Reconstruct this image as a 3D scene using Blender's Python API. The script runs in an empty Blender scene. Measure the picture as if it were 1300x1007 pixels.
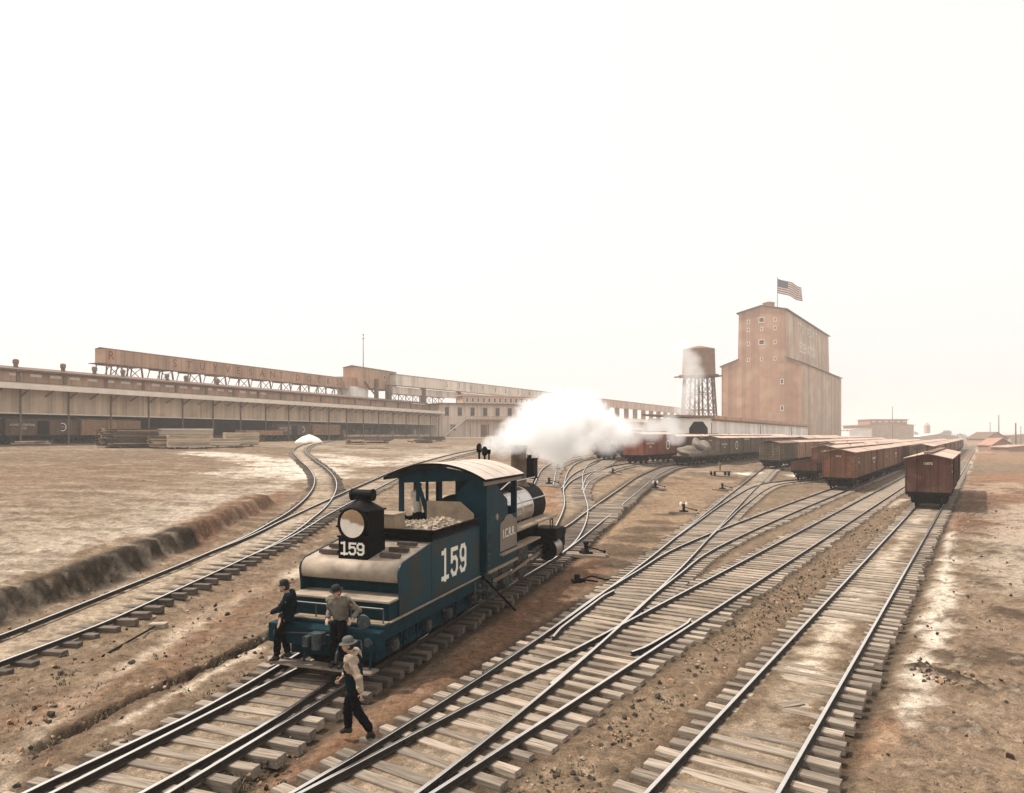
import bpy, bmesh, math, random
import numpy as np
from mathutils import Vector, Matrix, Euler
random.seed(7)
rng = np.random.default_rng(11)
R = math.radians
C = bpy.context.scene.collection
scene = bpy.context.scene

# ---------------------------------------------------------------- camera
FPX, CX, HY, HC = 900.0, 650.0, 552.0, 4.9          # focal length, axis, horizon (photo pixels), eye height (m)
cam_data = bpy.data.cameras.new("camera")
cam = bpy.data.objects.new("camera", cam_data); C.objects.link(cam)
cam.location = (0, 0, HC); cam.rotation_euler = (R(90), 0, 0)
cam_data.sensor_width = 36.0; cam_data.lens = 36.0 * FPX / 1300.0
cam_data.shift_y = (HY - 503.5) / 1300.0
cam_data.clip_start = 0.1; cam_data.clip_end = 9000
scene.camera = cam

# ---------------------------------------------------------------- sky, sun, exposure
SUN_EL, SUN_AZ = 60.0, -78.0                          # azimuth from +Y, towards +X
world = bpy.data.worlds.new("World"); scene.world = world
world.use_nodes = True
wn, wl = world.node_tree.nodes, world.node_tree.links
for n in list(wn): wn.remove(n)
wo = wn.new('ShaderNodeOutputWorld'); add = wn.new('ShaderNodeAddShader')
sky = wn.new('ShaderNodeTexSky'); sky.sky_type = 'NISHITA'; sky.sun_disc = False
sky.sun_elevation = R(SUN_EL); sky.sun_rotation = R(SUN_AZ); sky.dust_density = 6.0; sky.air_density = 1.0
hs = wn.new('ShaderNodeHueSaturation'); hs.inputs['Saturation'].default_value = 0.12
b1 = wn.new('ShaderNodeBackground'); b1.inputs['Strength'].default_value = 0.05
b2 = wn.new('ShaderNodeBackground'); b2.inputs['Color'].default_value = (1.0, 0.99, 0.965, 1); b2.inputs['Strength'].default_value = 0.92
wl.new(sky.outputs[0], hs.inputs['Color']); wl.new(hs.outputs[0], b1.inputs['Color'])
wl.new(b1.outputs[0], add.inputs[0]); wl.new(b2.outputs[0], add.inputs[1]); wl.new(add.outputs[0], wo.inputs['Surface'])
sun_d = bpy.data.lights.new("sun", 'SUN'); sun_d.energy = 5.0; sun_d.angle = R(1.5); sun_d.color = (1.0, 0.92, 0.83)
sun = bpy.data.objects.new("sun", sun_d); C.objects.link(sun)
sv = Vector((math.sin(R(SUN_AZ)) * math.cos(R(SUN_EL)), math.cos(R(SUN_AZ)) * math.cos(R(SUN_EL)), math.sin(R(SUN_EL))))
sun.rotation_euler = sv.to_track_quat('Z', 'Y').to_euler()
vs = scene.view_settings
vs.view_transform = 'Standard'; vs.look = 'None'; vs.exposure = -0.10; vs.gamma = 1.0; vs.use_curve_mapping = False
scene.cycles.volume_bounces = 14
scene.cycles.max_bounces = 14

# ---------------------------------------------------------------- helpers
def obj(name, mesh, parent=None, loc=(0, 0, 0), rotz=0.0):
    o = bpy.data.objects.new(name, mesh); C.objects.link(o)
    o.location = loc; o.rotation_euler = (0, 0, rotz)
    if parent is not None: o.parent = parent
    return o
def tag(o, label=None, cat=None, group=None, kind=None):
    if label: o['label'] = label
    if cat: o['category'] = cat
    if group: o['group'] = group
    if kind: o['kind'] = kind
    return o
def thing(name, label, cat, loc=(0, 0, 0), rotz=0.0, group=None):
    return tag(obj(name, None, None, loc, rotz), label, cat, group)
def copy_tree(o, parent=None):
    c = o.copy(); C.objects.link(c); c.parent = parent
    for ch in o.children: copy_tree(ch, c)
    return c

class MB:
    """collects shapes, builds ONE mesh"""
    def __init__(self): self.v, self.f, self.m, self.s = [], [], [], []
    def add(self, vs, fs, mi=0, smooth=False):
        b = len(self.v); self.v += [tuple(p) for p in vs]
        for f in fs: self.f.append([b + i for i in f]); self.m.append(mi); self.s.append(smooth)
        return self
    def box(self, x0, x1, y0, y1, z0, z1, mi=0, M=None):
        vs = [(x, y, z) for z in (z0, z1) for y in (y0, y1) for x in (x0, x1)]
        if M is not None: vs = [M @ Vector(p) for p in vs]
        return self.add(vs, [(0, 2, 3, 1), (4, 5, 7, 6), (0, 1, 5, 4), (2, 6, 7, 3), (0, 4, 6, 2), (1, 3, 7, 5)], mi)
    def bar(self, p, q, w, h=None, mi=0):
        p, q = Vector(p), Vector(q); d = (q - p); L = d.length; h = h or w
        Q = d.to_track_quat('Y', 'Z').to_matrix().to_4x4(); Q.translation = p
        return self.box(-w / 2, w / 2, 0, L, -h / 2, h / 2, mi, Q)
    def cyl(self, p, q, r, r2=None, n=16, mi=0, caps=True, smooth=True):
        p, q = Vector(p), Vector(q); r2 = r if r2 is None else r2
        Q = (q - p).to_track_quat('Z', 'Y').to_matrix()
        vs = []
        for c, rr in ((p, r), (q, r2)):
            for i in range(n):
                a = 2 * math.pi * i / n; vs.append(c + Q @ Vector((rr * math.cos(a), rr * math.sin(a), 0)))
        self.add(vs, [(i, (i + 1) % n, n + (i + 1) % n, n + i) for i in range(n)], mi, smooth)
        if caps:
            self.add(vs[:n], [tuple(range(n - 1, -1, -1))], mi); self.add(vs[n:], [tuple(range(n))], mi)
        return self
    def tube(self, pts, r, n=8, mi=0):
        for a, b in zip(pts[:-1], pts[1:]): self.cyl(a, b, r, None, n, mi)
        return self
    def lathe(self, prof, origin=(0, 0, 0), axis=(0, 0, 1), n=24, mi=0, smooth=True):
        Q = Vector(axis).to_track_quat('Z', 'Y').to_matrix(); o = Vector(origin); vs = []
        for r, z in prof:
            for i in range(n):
                a = 2 * math.pi * i / n; vs.append(o + Q @ Vector((r * math.cos(a), r * math.sin(a), z)))
        fs = []
        for k in range(len(prof) - 1):
            for i in range(n): fs.append((k * n + i, k * n + (i + 1) % n, (k + 1) * n + (i + 1) % n, (k + 1) * n + i))
        self.add(vs, fs, mi, smooth)
        self.add(vs[:n], [tuple(range(n - 1, -1, -1))], mi); self.add(vs[-n:], [tuple(range(n))], mi)
        return self
    def prism(self, poly, o, a, b, c, mi=0):
        """polygon [(i,j)] in plane o + i*a + j*b, extruded along c"""
        o, a, b, c = Vector(o), Vector(a), Vector(b), Vector(c); n = len(poly)
        v0 = [o + a * i + b * j for i, j in poly]; v1 = [p + c for p in v0]
        fs = [tuple(range(n)), tuple(range(2 * n - 1, n - 1, -1))] + [((i + 1) % n, i, n + i, n + (i + 1) % n) for i in range(n)]
        return self.add(v0 + v1, fs, mi)
    def sphere(self, c, r, n=12, m=8, mi=0, sc=(1, 1, 1)):
        vs, fs = [], []
        for k in range(m + 1):
            t = math.pi * k / m
            for i in range(n):
                a = 2 * math.pi * i / n
                vs.append((c[0] + r * sc[0] * math.sin(t) * math.cos(a), c[1] + r * sc[1] * math.sin(t) * math.sin(a), c[2] + r * sc[2] * math.cos(t)))
        for k in range(m):
            for i in range(n): fs.append((k * n + i, (k + 1) * n + i, (k + 1) * n + (i + 1) % n, k * n + (i + 1) % n))
        return self.add(vs, fs, mi, True)
    def mesh(self, name, mats):
        me = bpy.data.meshes.new(name); me.from_pydata(self.v, [], self.f)
        for m in (mats if isinstance(mats, (list, tuple)) else [mats]): me.materials.append(m)
        me.polygons.foreach_set('material_index', self.m); me.polygons.foreach_set('use_smooth', self.s)
        bm = bmesh.new(); bm.from_mesh(me); bmesh.ops.recalc_face_normals(bm, faces=bm.faces); bm.to_mesh(me); bm.free()
        me.update(); return me
    def build(self, name, mats, parent=None, loc=(0, 0, 0), rotz=0.0, bevel=0.0):
        o = obj(name, self.mesh(name, mats), parent, loc, rotz)
        if bevel:
            b = o.modifiers.new('bevel', 'BEVEL'); b.width = bevel; b.segments = 2; b.limit_method = 'ANGLE'; b.angle_limit = R(40)
        return o

def text_mesh(s, size, mat_, o, a, b, ex=0.004, align='CENTER', space=1.0):
    """lettering lying on the plane o + i*a + j*b"""
    cu = bpy.data.curves.new('lettering', 'FONT'); cu.body = s; cu.size = size; cu.extrude = ex
    cu.align_x = align; cu.align_y = 'CENTER'; cu.space_character = space; cu.resolution_u = 3
    t = bpy.data.objects.new('lettering', cu); C.objects.link(t)
    me = bpy.data.meshes.new_from_object(t.evaluated_get(bpy.context.evaluated_depsgraph_get()))
    bpy.data.objects.remove(t); bpy.data.curves.remove(cu)
    a, b = Vector(a).normalized(), Vector(b).normalized(); n = a.cross(b)
    M = Matrix(((a.x, b.x, n.x, o[0]), (a.y, b.y, n.y, o[1]), (a.z, b.z, n.z, o[2]), (0, 0, 0, 1)))
    me.transform(M); me.materials.clear(); me.materials.append(mat_); return me

# ---------------------------------------------------------------- materials
def mat(name, col, rough=0.8, metal=0.0, var=0.22, scale=3.0, bump=0.0, bscale=30.0, col2=None, spec=0.3, rand=0.0, stretch=None,
        boards=None, groove=0.35, patch=None):
    """procedural surface: two noises drive colour, optional board joints along an axis (axis, boards per metre)"""
    m = bpy.data.materials.new(name); m.use_nodes = True
    N, L = m.node_tree.nodes, m.node_tree.links; P = N['Principled BSDF']
    P.inputs['Roughness'].default_value = rough; P.inputs['Metallic'].default_value = metal
    P.inputs['Specular IOR Level'].default_value = spec
    tc = N.new('ShaderNodeTexCoord'); vec = tc.outputs['Object']
    if stretch:
        mp = N.new('ShaderNodeMapping'); mp.inputs['Scale'].default_value = stretch; L.new(vec, mp.inputs['Vector']); nv = mp.outputs[0]
    else: nv = vec
    oi = N.new('ShaderNodeObjectInfo')
    off = N.new('ShaderNodeVectorMath'); off.operation = 'MULTIPLY_ADD'
    cmb = N.new('ShaderNodeCombineXYZ'); L.new(oi.outputs['Random'], cmb.inputs[0]); L.new(oi.outputs['Random'], cmb.inputs[1])
    L.new(cmb.outputs[0], off.inputs[0]); off.inputs[1].default_value = (37, 91, 13); L.new(nv, off.inputs[2])
    n1 = N.new('ShaderNodeTexNoise'); n1.inputs['Scale'].default_value = scale; n1.inputs['Detail'].default_value = 7; n1.inputs['Roughness'].default_value = 0.62
    L.new(off.outputs[0], n1.inputs['Vector'])
    cr = N.new('ShaderNodeValToRGB'); L.new(n1.outputs['Fac'], cr.inputs[0])
    lo = [c * (1 - var) for c in col]; hi = [min(1, c * (1 + var)) for c in (col2 or col)]
    cr.color_ramp.elements[0].position = 0.3; cr.color_ramp.elements[0].color = (*lo, 1)
    cr.color_ramp.elements[1].position = 0.7; cr.color_ramp.elements[1].color = (*hi, 1)
    out = cr.outputs[0]
    if patch:                                            # worn / dusty patches of another colour
        pc, ps, pt = patch
        n3 = N.new('ShaderNodeTexNoise'); n3.inputs['Scale'].default_value = ps; n3.inputs['Detail'].default_value = 6; L.new(off.outputs[0], n3.inputs['Vector'])
        r3 = N.new('ShaderNodeMapRange'); r3.inputs[1].default_value = pt; r3.inputs[2].default_value = pt + 0.14; L.new(n3.outputs['Fac'], r3.inputs[0])
        mx = N.new('ShaderNodeMix'); mx.data_type = 'RGBA'; L.new(r3.outputs[0], mx.inputs[0]); L.new(out, mx.inputs[6]); mx.inputs[7].default_value = (*pc, 1); out = mx.outputs[2]
    hgt = None
    if boards:
        ax, k = boards
        sx = N.new('ShaderNodeSeparateXYZ'); L.new(vec, sx.inputs[0])
        mu = N.new('ShaderNodeMath'); mu.operation = 'MULTIPLY'; mu.inputs[1].default_value = k; L.new(sx.outputs[ax], mu.inputs[0])
        fr = N.new('ShaderNodeMath'); fr.operation = 'PINGPONG'; fr.inputs[1].default_value = 0.5; L.new(mu.outputs[0], fr.inputs[0])
        mr = N.new('ShaderNodeMapRange'); mr.inputs[1].default_value = 0.0; mr.inputs[2].default_value = 0.09; L.new(fr.outputs[0], mr.inputs[0])
        fl = N.new('ShaderNodeMath'); fl.operation = 'FLOOR'; ad = N.new('ShaderNodeMath'); ad.inputs[1].default_value = 0.5
        L.new(mu.outputs[0], ad.inputs[0]); L.new(ad.outputs[0], fl.inputs[0])
        wn_ = N.new('ShaderNodeTexWhiteNoise'); wn_.noise_dimensions = '1D'; L.new(fl.outputs[0], wn_.inputs['W'])
        mb = N.new('ShaderNodeMapRange'); mb.inputs[3].default_value = 0.82; mb.inputs[4].default_value = 1.14; L.new(wn_.outputs['Value'], mb.inputs[0])
        m0 = N.new('ShaderNodeMapRange'); m0.inputs[3].default_value = 1 - groove; m0.inputs[4].default_value = 1.0; L.new(mr.outputs[0], m0.inputs[0])
        mm = N.new('ShaderNodeMath'); mm.operation = 'MULTIPLY'; L.new(mb.outputs[0], mm.inputs[0]); L.new(m0.outputs[0], mm.inputs[1])
        vm = N.new('ShaderNodeVectorMath'); vm.operation = 'SCALE'; L.new(out, vm.inputs[0]); L.new(mm.outputs[0], vm.inputs['Scale']); out = vm.outputs[0]
        hgt = mr.outputs[0]
    if rand:
        rr = N.new('ShaderNodeMapRange'); rr.inputs[3].default_value = 1 - rand; rr.inputs[4].default_value = 1 + rand; L.new(oi.outputs['Random'], rr.inputs[0])
        vm = N.new('ShaderNodeVectorMath'); vm.operation = 'SCALE'; L.new(out, vm.inputs[0]); L.new(rr.outputs[0], vm.inputs['Scale']); out = vm.outputs[0]
    L.new(out, P.inputs['Base Color'])
    if bump or hgt is not None:
        bp = N.new('ShaderNodeBump'); bp.inputs['Distance'].default_value = 0.02; bp.inputs['Strength'].default_value = bump or 0.4
        if hgt is not None: L.new(hgt, bp.inputs['Height'])
        else:
            n2 = N.new('ShaderNodeTexNoise'); n2.inputs['Scale'].default_value = bscale; n2.inputs['Detail'].default_value = 5; L.new(off.outputs[0], n2.inputs['Vector']); L.new(n2.outputs['Fac'], bp.inputs['Height'])
        L.new(bp.outputs[0], P.inputs['Normal'])
    return m

TEAL = (0.0006, 0.025, 0.037)
M_teal = mat('teal_black_paint', TEAL, 0.5, 0, 0.35, 2.5, 0.08, 18, spec=0.12, patch=((0.006, 0.030, 0.040), 3.0, 0.60))
M_tealflat = mat('teal_black_iron', (0.0005, 0.020, 0.029), 0.6, 0, 0.4, 5, 0.12, 25, spec=0.12, patch=((0.010, 0.024, 0.030), 6.0, 0.62))
M_side = mat('tender_side_paint', (0.026, 0.027, 0.024), 0.45, 0, 0.3, 1.6, 0.05, 10, spec=0.2, patch=((0.0008, 0.031, 0.045), 0.9, 0.42))
M_blackiron = mat('black_iron', (0.0045, 0.004, 0.004), 0.6, 0.0, 0.4, 6, 0.15, 30, spec=0.06, patch=((0.014, 0.011, 0.008), 5.0, 0.62))
M_dustdeck = mat('dusty_deck', (0.31, 0.245, 0.185), 0.6, 0, 0.3, 3.0, 0.1, 40, patch=((0.17, 0.125, 0.09), 2.0, 0.54))
M_canvas = mat('cab_roof_canvas', (0.50, 0.42, 0.355), 0.85, 0, 0.15, 2.0, 0.15, 50, patch=((0.40, 0.31, 0.24), 1.5, 0.58))
M_tan = mat('tan_paint', (0.26, 0.19, 0.13), 0.6, 0, 0.25, 3, 0.05, 20)
M_umber = mat('umber_plate', (0.17, 0.125, 0.095), 0.5, 0, 0.2, 2, 0.05, 20, spec=0.5)
M_white = mat('white_lettering', (0.78, 0.72, 0.62), 0.7, 0, 0.1, 8)
M_steel = mat('polished_jacket', (0.50, 0.46, 0.43), 0.16, 1.0, 0.06, 1.5)
M_brightsteel = mat('bright_steel', (0.62, 0.58, 0.52), 0.3, 1.0, 0.15, 8)
M_coal = mat('coal_lumps', (0.30, 0.24, 0.18), 0.7, 0, 0.6, 9, 0.3, 20)
M_railtop = mat('worn_rail_head', (0.86, 0.80, 0.72), 0.25, 1.0, 0.08, 3)
M_railside = mat('rusty_rail_side', (0.035, 0.024, 0.018), 0.8, 0.1, 0.4, 6, 0.2, 40)
M_oilshadetie = mat('oily_shaded_sleeper', (0.085, 0.066, 0.050), 0.8, 0, 0.45, 4.0, 0.5, 30, col2=(0.13, 0.10, 0.078), rand=0.35, stretch=(0.5, 6, 6))  # dark sleepers: oil, and the shade beside the engine put into the colour
M_tie = mat('weathered_sleeper', (0.19, 0.145, 0.105), 0.9, 0, 0.45, 4.0, 0.5, 30, col2=(0.28, 0.225, 0.175), rand=0.38, stretch=(0.5, 6, 6), patch=((0.33, 0.28, 0.22), 1.5, 0.55))
# ---------------------------------------------------------------- terrain
SA, CA = 0.5537, 0.8327                                # heading of the yard tracks, from +Y towards +X
U_K = [-900, -114, -87, -60, -41, -27, -23, -19, -15, 2000]
Z_K = [3.8, 3.8, 3.3, 2.45, 1.65, 0.9, 0.45, 0.06, 0.0, 0.0]
def us(x, y): return x * CA - y * SA, x * SA + y * CA
def xy(u, s): return u * CA + s * SA, -u * SA + s * CA
def Hr(x, y):                                          # rail-top level of the yard: rises towards the river side
    return np.interp(x * CA - y * SA, U_K, Z_K)
GND = 0.215                                             # ground lies this far under the rail tops
def G(px, py, dz=0.0):
    """where the sight line through a photo pixel meets the yard level"""
    lo, hi = 3.0, 3000.0
    ax, az = (px - CX) / FPX, (py - HY) / FPX
    y = lo
    step = 1.012
    while y < hi:
        if HC - az * y <= Hr(ax * y, y) + dz: break
        y *= step
    return Vector((ax * y, y))
def P(px, py, Y): return Vector(((px - CX) * Y / FPX, Y, HC - (py - HY) * Y / FPX))

def vnoise(x, y, seed=0):
    xi, yi = np.floor(x).astype(np.int64), np.floor(y).astype(np.int64); fx, fy = x - xi, y - yi
    fx = fx * fx * (3 - 2 * fx); fy = fy * fy * (3 - 2 * fy)
    def h(a, b):
        n = (a * 374761393 + b * 668265263 + seed * 974711) & 0x7fffffff
        n = ((n ^ (n >> 13)) * 1274126177) & 0x7fffffff
        return ((n ^ (n >> 16)) & 0xffff) / 65535.0
    return (h(xi, yi) * (1 - fx) + h(xi + 1, yi) * fx) * (1 - fy) + (h(xi, yi + 1) * (1 - fx) + h(xi + 1, yi + 1) * fx) * fy
def fbm(x, y, o=4, seed=0):
    t = np.zeros_like(x); a = 0.5; k = 1.0
    for i in range(o): t += a * vnoise(x * k, y * k, seed + i * 17); a *= 0.5; k *= 2.03
    return t / (1 - 0.5 ** o)
def dist_poly(x, y, pts):
    """distance to a polyline, signed side (+ = left of its direction), position along it 0..1"""
    pts = np.array([(p[0], p[1]) for p in pts]); best = np.full(x.shape, 1e9); side = np.zeros_like(x); tt = np.zeros_like(x)
    L = np.r_[0, np.cumsum(np.hypot(*(pts[1:] - pts[:-1]).T))]
    for i in range(len(pts) - 1):
        a, b = pts[i], pts[i + 1]; d = b - a; l2 = max(1e-9, d @ d)
        t = np.clip(((x - a[0]) * d[0] + (y - a[1]) * d[1]) / l2, 0, 1)
        dx, dy = x - a[0] - t * d[0], y - a[1] - t * d[1]; r = np.hypot(dx, dy)
        k = r < best; best = np.where(k, r, best); side = np.where(k, np.sign(d[0] * dy - d[1] * dx), side); tt = np.where(k, (L[i] + t * (L[i + 1] - L[i])) / L[-1], tt)
    return best, side, tt
def sstep(a, b, v): t = np.clip((v - a) / (b - a), 0, 1); return t * t * (3 - 2 * t)
def smooth_line(pts, step=1.0):
    """Catmull-Rom through the points, resampled"""
    P_ = [Vector((p[0], p[1])) for p in pts]; P_ = [P_[0] * 2 - P_[1]] + P_ + [P_[-1] * 2 - P_[-2]]; out = []
    for i in range(1, len(P_) - 2):
        a, b, c, d = P_[i - 1:i + 3]; n = max(2, int((c - b).length / step))
        def tj(ti, p, q): return ti + max(1e-4, (q - p).length) ** 0.5
        t0 = 0; t1 = tj(t0, a, b); t2 = tj(t1, b, c); t3 = tj(t2, c, d)
        for k in range(n):
            t = t1 + (t2 - t1) * k / n
            A1 = a * ((t1 - t) / (t1 - t0)) + b * ((t - t0) / (t1 - t0)); A2 = b * ((t2 - t) / (t2 - t1)) + c * ((t - t1) / (t2 - t1)); A3 = c * ((t3 - t) / (t3 - t2)) + d * ((t - t2) / (t3 - t2))
            B1 = A1 * ((t2 - t) / (t2 - t0)) + A2 * ((t - t0) / (t2 - t0)); B2 = A2 * ((t3 - t) / (t3 - t1)) + A3 * ((t - t1) / (t3 - t1))
            out.append(B1 * ((t2 - t) / (t2 - t1)) + B2 * ((t - t1) / (t2 - t1)))
    out.append(P_[-2]); return out
def relax(pts, n=6):
    """iron out measuring wobble, keeping the ends"""
    p = [q.copy() for q in pts]
    for _ in range(n):
        p = [p[0]] + [(p[i - 1] + p[i] * 2 + p[i + 1]) / 4 for i in range(1, len(p) - 1)] + [p[-1]]
    return p

# ---------------------------------------------------------------- where the tracks run (centre lines on the ground)
def gl(*pp): return [G(*p) for p in pp]
def yard(u, s0, s1): return [Vector(xy(u, s)) for s in np.arange(s0, s1 + 1, 12.0)]
T = {}
T['A'] = yard(-3.1, 2, 700)
T['B2'] = yard(-7.05, 2, 620)
b1 = [Vector(xy(-7.06, 3)), Vector(xy(-7.12, 6))] + gl((581, 918), (726, 810), (837, 721), (891, 671.7), (954.5, 614.6), (984, 592))
T['B1'] = b1 + [Vector(xy(-23, s)) for s in (99, 112, 140, 200, 300)]
T['C'] = gl((655, 862), (726, 810), (784, 764), (836, 727), (879, 698)) + [Vector(xy(-10.85, s)) for s in (52, 60, 75, 100, 150, 250, 400)]
T['D'] = gl((878, 684), (906, 660), (934, 639), (980, 614)) + [Vector(xy(-16, s)) for s in (84, 100, 150, 250, 400)]
d19 = (0.326, 0.945); LO = Vector((-3.56, 15.4))
lo = lambda s, t=0: LO + Vector((d19[0] * s + d19[1] * t, d19[1] * s - d19[0] * t))
T['L'] = [lo(-11), lo(-6), lo(0), lo(8), lo(14.5), *gl((758, 653), (801, 620), (828.5, 601), (856, 591.5))] + [Vector(xy(-31.0, s)) for s in (90, 105, 130, 180, 260)]
T['L1'] = [lo(-11, -0.30), lo(-6, -0.36)] + [Vector((-4.99 , 12.05)), Vector((-4.55, 13.6)), lo(3, -0.95), lo(9, -1.6), lo(16, -2.9), Vector((-1.2, 43)), Vector((-2.6, 57)), Vector((-5.0, 75))]
T['M'] = [lo(13.5), lo(18.3, -0.25), *gl((731, 647), (728, 620), (732, 597), (743, 587), (765, 581.5), (800, 578))]
T['M3'] = gl((727, 625), (739, 610), (772, 595.5), (796, 590)) + [Vector(xy(-35.6, s)) for s in (84, 100, 140, 200)]
T['M2'] = gl((725.5, 622), (737, 603), (765, 588)) + [Vector(xy(-42, s)) for s in (88, 105, 140)]
T['K'] = gl((690, 615), (700, 594), (724, 582.5), (765, 577), (800, 574.5))
T['N'] = relax(gl((-120, 868.5), (43, 810), (184, 749.5), (285, 706), (347, 680), (380, 657), (410, 631), (418, 612), (407.6, 596.6), (390, 583), (374, 574), (383, 563.5), (425, 558.5)), 1)
T['N2'] = gl((285, 706), (347, 679), (428, 637), (482, 612), (530, 591), (600, 572.5), (640, 566))
for k in ('E', 'F', 'J'): pass
T['E'] = [Vector(xy(-19.5, s)) for s in (104, 130, 200, 300)]
T['F'] = [Vector(xy(-27, s)) for s in (104, 130, 200, 300)]
LINES = {k: smooth_line(v, 0.8) for k, v in T.items()}

# ---------------------------------------------------------------- ground sheet
tcol = np.concatenate([-np.geomspace(0.86, 7, 40)[::-1], np.arange(-0.852, 0.853, 0.0042), np.geomspace(0.86, 7, 40)])
rows = np.concatenate([np.geomspace(3.0, 6.5, 24)[:-1], np.geomspace(6.5, 260, 420), np.geomspace(266, 2600, 60)])
tg, yg = np.meshgrid(tcol, rows); xg = tg * yg
near = yg < 130
gx, gy = xg.ravel(), yg.ravel()
z = Hr(gx, gy) - GND
col = np.zeros((gx.size, 3))
n1 = fbm(gx * 0.09, gy * 0.09, 5, 3); n2 = fbm(gx * 0.55, gy * 0.55, 5, 5); n3 = fbm(gx * 2.7, gy * 2.7, 3, 9); n4 = fbm(gx * 9, gy * 9, 2, 21)
ug, sg = us(gx, gy)
A3 = np.array
base_yard = A3((0.215, 0.160, 0.110)); base_field = A3((0.22, 0.158, 0.108)); base_right = A3((0.225, 0.165, 0.115))
w_f = sstep(-17, -24, ug)[:, None]; w_r = sstep(-2.0, 0.5, ug)[:, None]
col[:] = base_yard; col = col * (1 - w_f) + base_field * w_f; col = col * (1 - w_r) + base_right * w_r
# streaked sand over the river-side field
st = fbm(gx * 0.10 + gy * 0.02, gy * 0.42 - gx * 0.10, 5, 33)
def lay(c, k, s=1.0):
    global col
    k = np.clip(k * s, 0, 1)[:, None]; col = col * (1 - k) + A3(c) * k
lay((0.50, 0.43, 0.345), sstep(0.48, 0.72, st) * w_f[:, 0] * (ug < -24), 0.36)
lay((0.155, 0.105, 0.068), sstep(0.52, 0.74, n1) * w_f[:, 0], 0.55)
lay((0.145, 0.10, 0.066), sstep(0.48, 0.70, n2) * (1 - w_f[:, 0]), 0.55)
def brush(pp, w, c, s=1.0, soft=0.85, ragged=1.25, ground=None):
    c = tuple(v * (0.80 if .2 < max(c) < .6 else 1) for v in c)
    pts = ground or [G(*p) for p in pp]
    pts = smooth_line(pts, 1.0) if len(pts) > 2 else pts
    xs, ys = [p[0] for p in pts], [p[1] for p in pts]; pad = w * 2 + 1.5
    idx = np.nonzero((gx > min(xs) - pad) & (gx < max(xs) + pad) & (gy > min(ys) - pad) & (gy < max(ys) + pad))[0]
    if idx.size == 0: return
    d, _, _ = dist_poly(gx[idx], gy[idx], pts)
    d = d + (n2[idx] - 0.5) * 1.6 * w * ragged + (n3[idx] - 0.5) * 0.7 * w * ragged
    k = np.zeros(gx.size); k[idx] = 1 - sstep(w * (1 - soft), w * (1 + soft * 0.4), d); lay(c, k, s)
PALE, WHITE, RED, DARK = (0.48, 0.41, 0.33), (0.78, 0.71, 0.62), (0.22, 0.115, 0.068), (0.035, 0.026, 0.018)
brush([(0, 668), (150, 640), (280, 610)], 4, PALE, 0.3); brush([(0, 712), (150, 680), (300, 628), (420, 592)], 1.8, PALE, 0.75); brush([(20, 735), (150, 690), (300, 634)], 0.35, (0.13, 0.085, 0.055), 0.6)
brush([(-60, 760), (0, 742), (113, 703), (189, 684), (279, 643), (362, 609), (470, 588)], 0.9, (0.56, 0.48, 0.39), 0.9)
brush([(-40, 585), (140, 578), (300, 574)], 7, (0.24, 0.165, 0.11), 0.7); brush([(0, 610), (120, 592), (260, 585)], 6, (0.20, 0.13, 0.085), 0.75); brush([(0, 628), (140, 612), (230, 600)], 3.5, (0.17, 0.11, 0.07), 0.65)
brush([(260, 573), (330, 580), (400, 600)], 3.5, WHITE, 0.8); brush([(330, 600), (420, 582), (470, 586)], 4.0, WHITE, 0.7); brush([(430, 566), (500, 572), (600, 566)], 6.0, PALE, 0.7)
brush([(405, 575), (500, 584), (560, 575)], 3.0, WHITE, 0.6)
brush(None, 0.85, (0.50, 0.41, 0.31), 0.85, ground=LINES['N'][::3]); brush(None, 0.9, (0.52, 0.44, 0.35), 0.8, ground=LINES['N2'][::3])
brush([(0, 985), (60, 905), (200, 815), (300, 760), (420, 700)], 0.45, (0.60, 0.51, 0.40), 0.8)
brush([(40, 900), (180, 845), (280, 785), (345, 735)], 0.9, (0.22, 0.125, 0.075), 0.75); brush([(20, 960), (150, 880), (250, 835)], 0.6, (0.15, 0.085, 0.055), 0.6)
brush([(240, 687), (310, 650), (362, 622)], 0.75, RED, 0.9); brush([(-80, 800), (0, 777), (57, 757), (147, 723), (235, 685)], 0.62, (0.030, 0.023, 0.016), 0.97, soft=.5, ragged=0.6)  # bank face: blackish soil, with its shade painted into the colour too
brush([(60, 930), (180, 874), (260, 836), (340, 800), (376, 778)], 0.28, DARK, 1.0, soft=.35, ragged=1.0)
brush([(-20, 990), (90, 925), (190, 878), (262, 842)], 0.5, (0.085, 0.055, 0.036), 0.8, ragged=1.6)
brush([(130, 918), (240, 862), (330, 815)], 0.22, (0.60, 0.51, 0.40), 0.8)
brush([(430, 980), (500, 905), (600, 830), (700, 752), (770, 695)], 1.15, (0.25, 0.135, 0.08), 0.9)
brush([(770, 685), (850, 640), (900, 608)], 4.0, (0.36, 0.25, 0.16), 0.8); brush([(690, 650), (698, 610), (712, 598)], 1.2, (0.36, 0.20, 0.12), 0.8); brush([(765, 625), (800, 602)], 3.0, (0.38, 0.28, 0.19), 0.7)
brush([(830, 950), (905, 870), (960, 800), (1080, 690), (1140, 640)], 0.75, (0.19, 0.135, 0.09), 0.85); brush([(840, 935), (930, 840)], 0.4, (0.33, 0.23, 0.15), 0.5)
brush([(1150, 905), (1168, 850), (1188, 790), (1201, 720), (1207, 660), (1224, 605), (1239, 574), (1246, 558)], 0.36, (0.66, 0.59, 0.50), 0.85, ragged=2.2)
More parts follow.
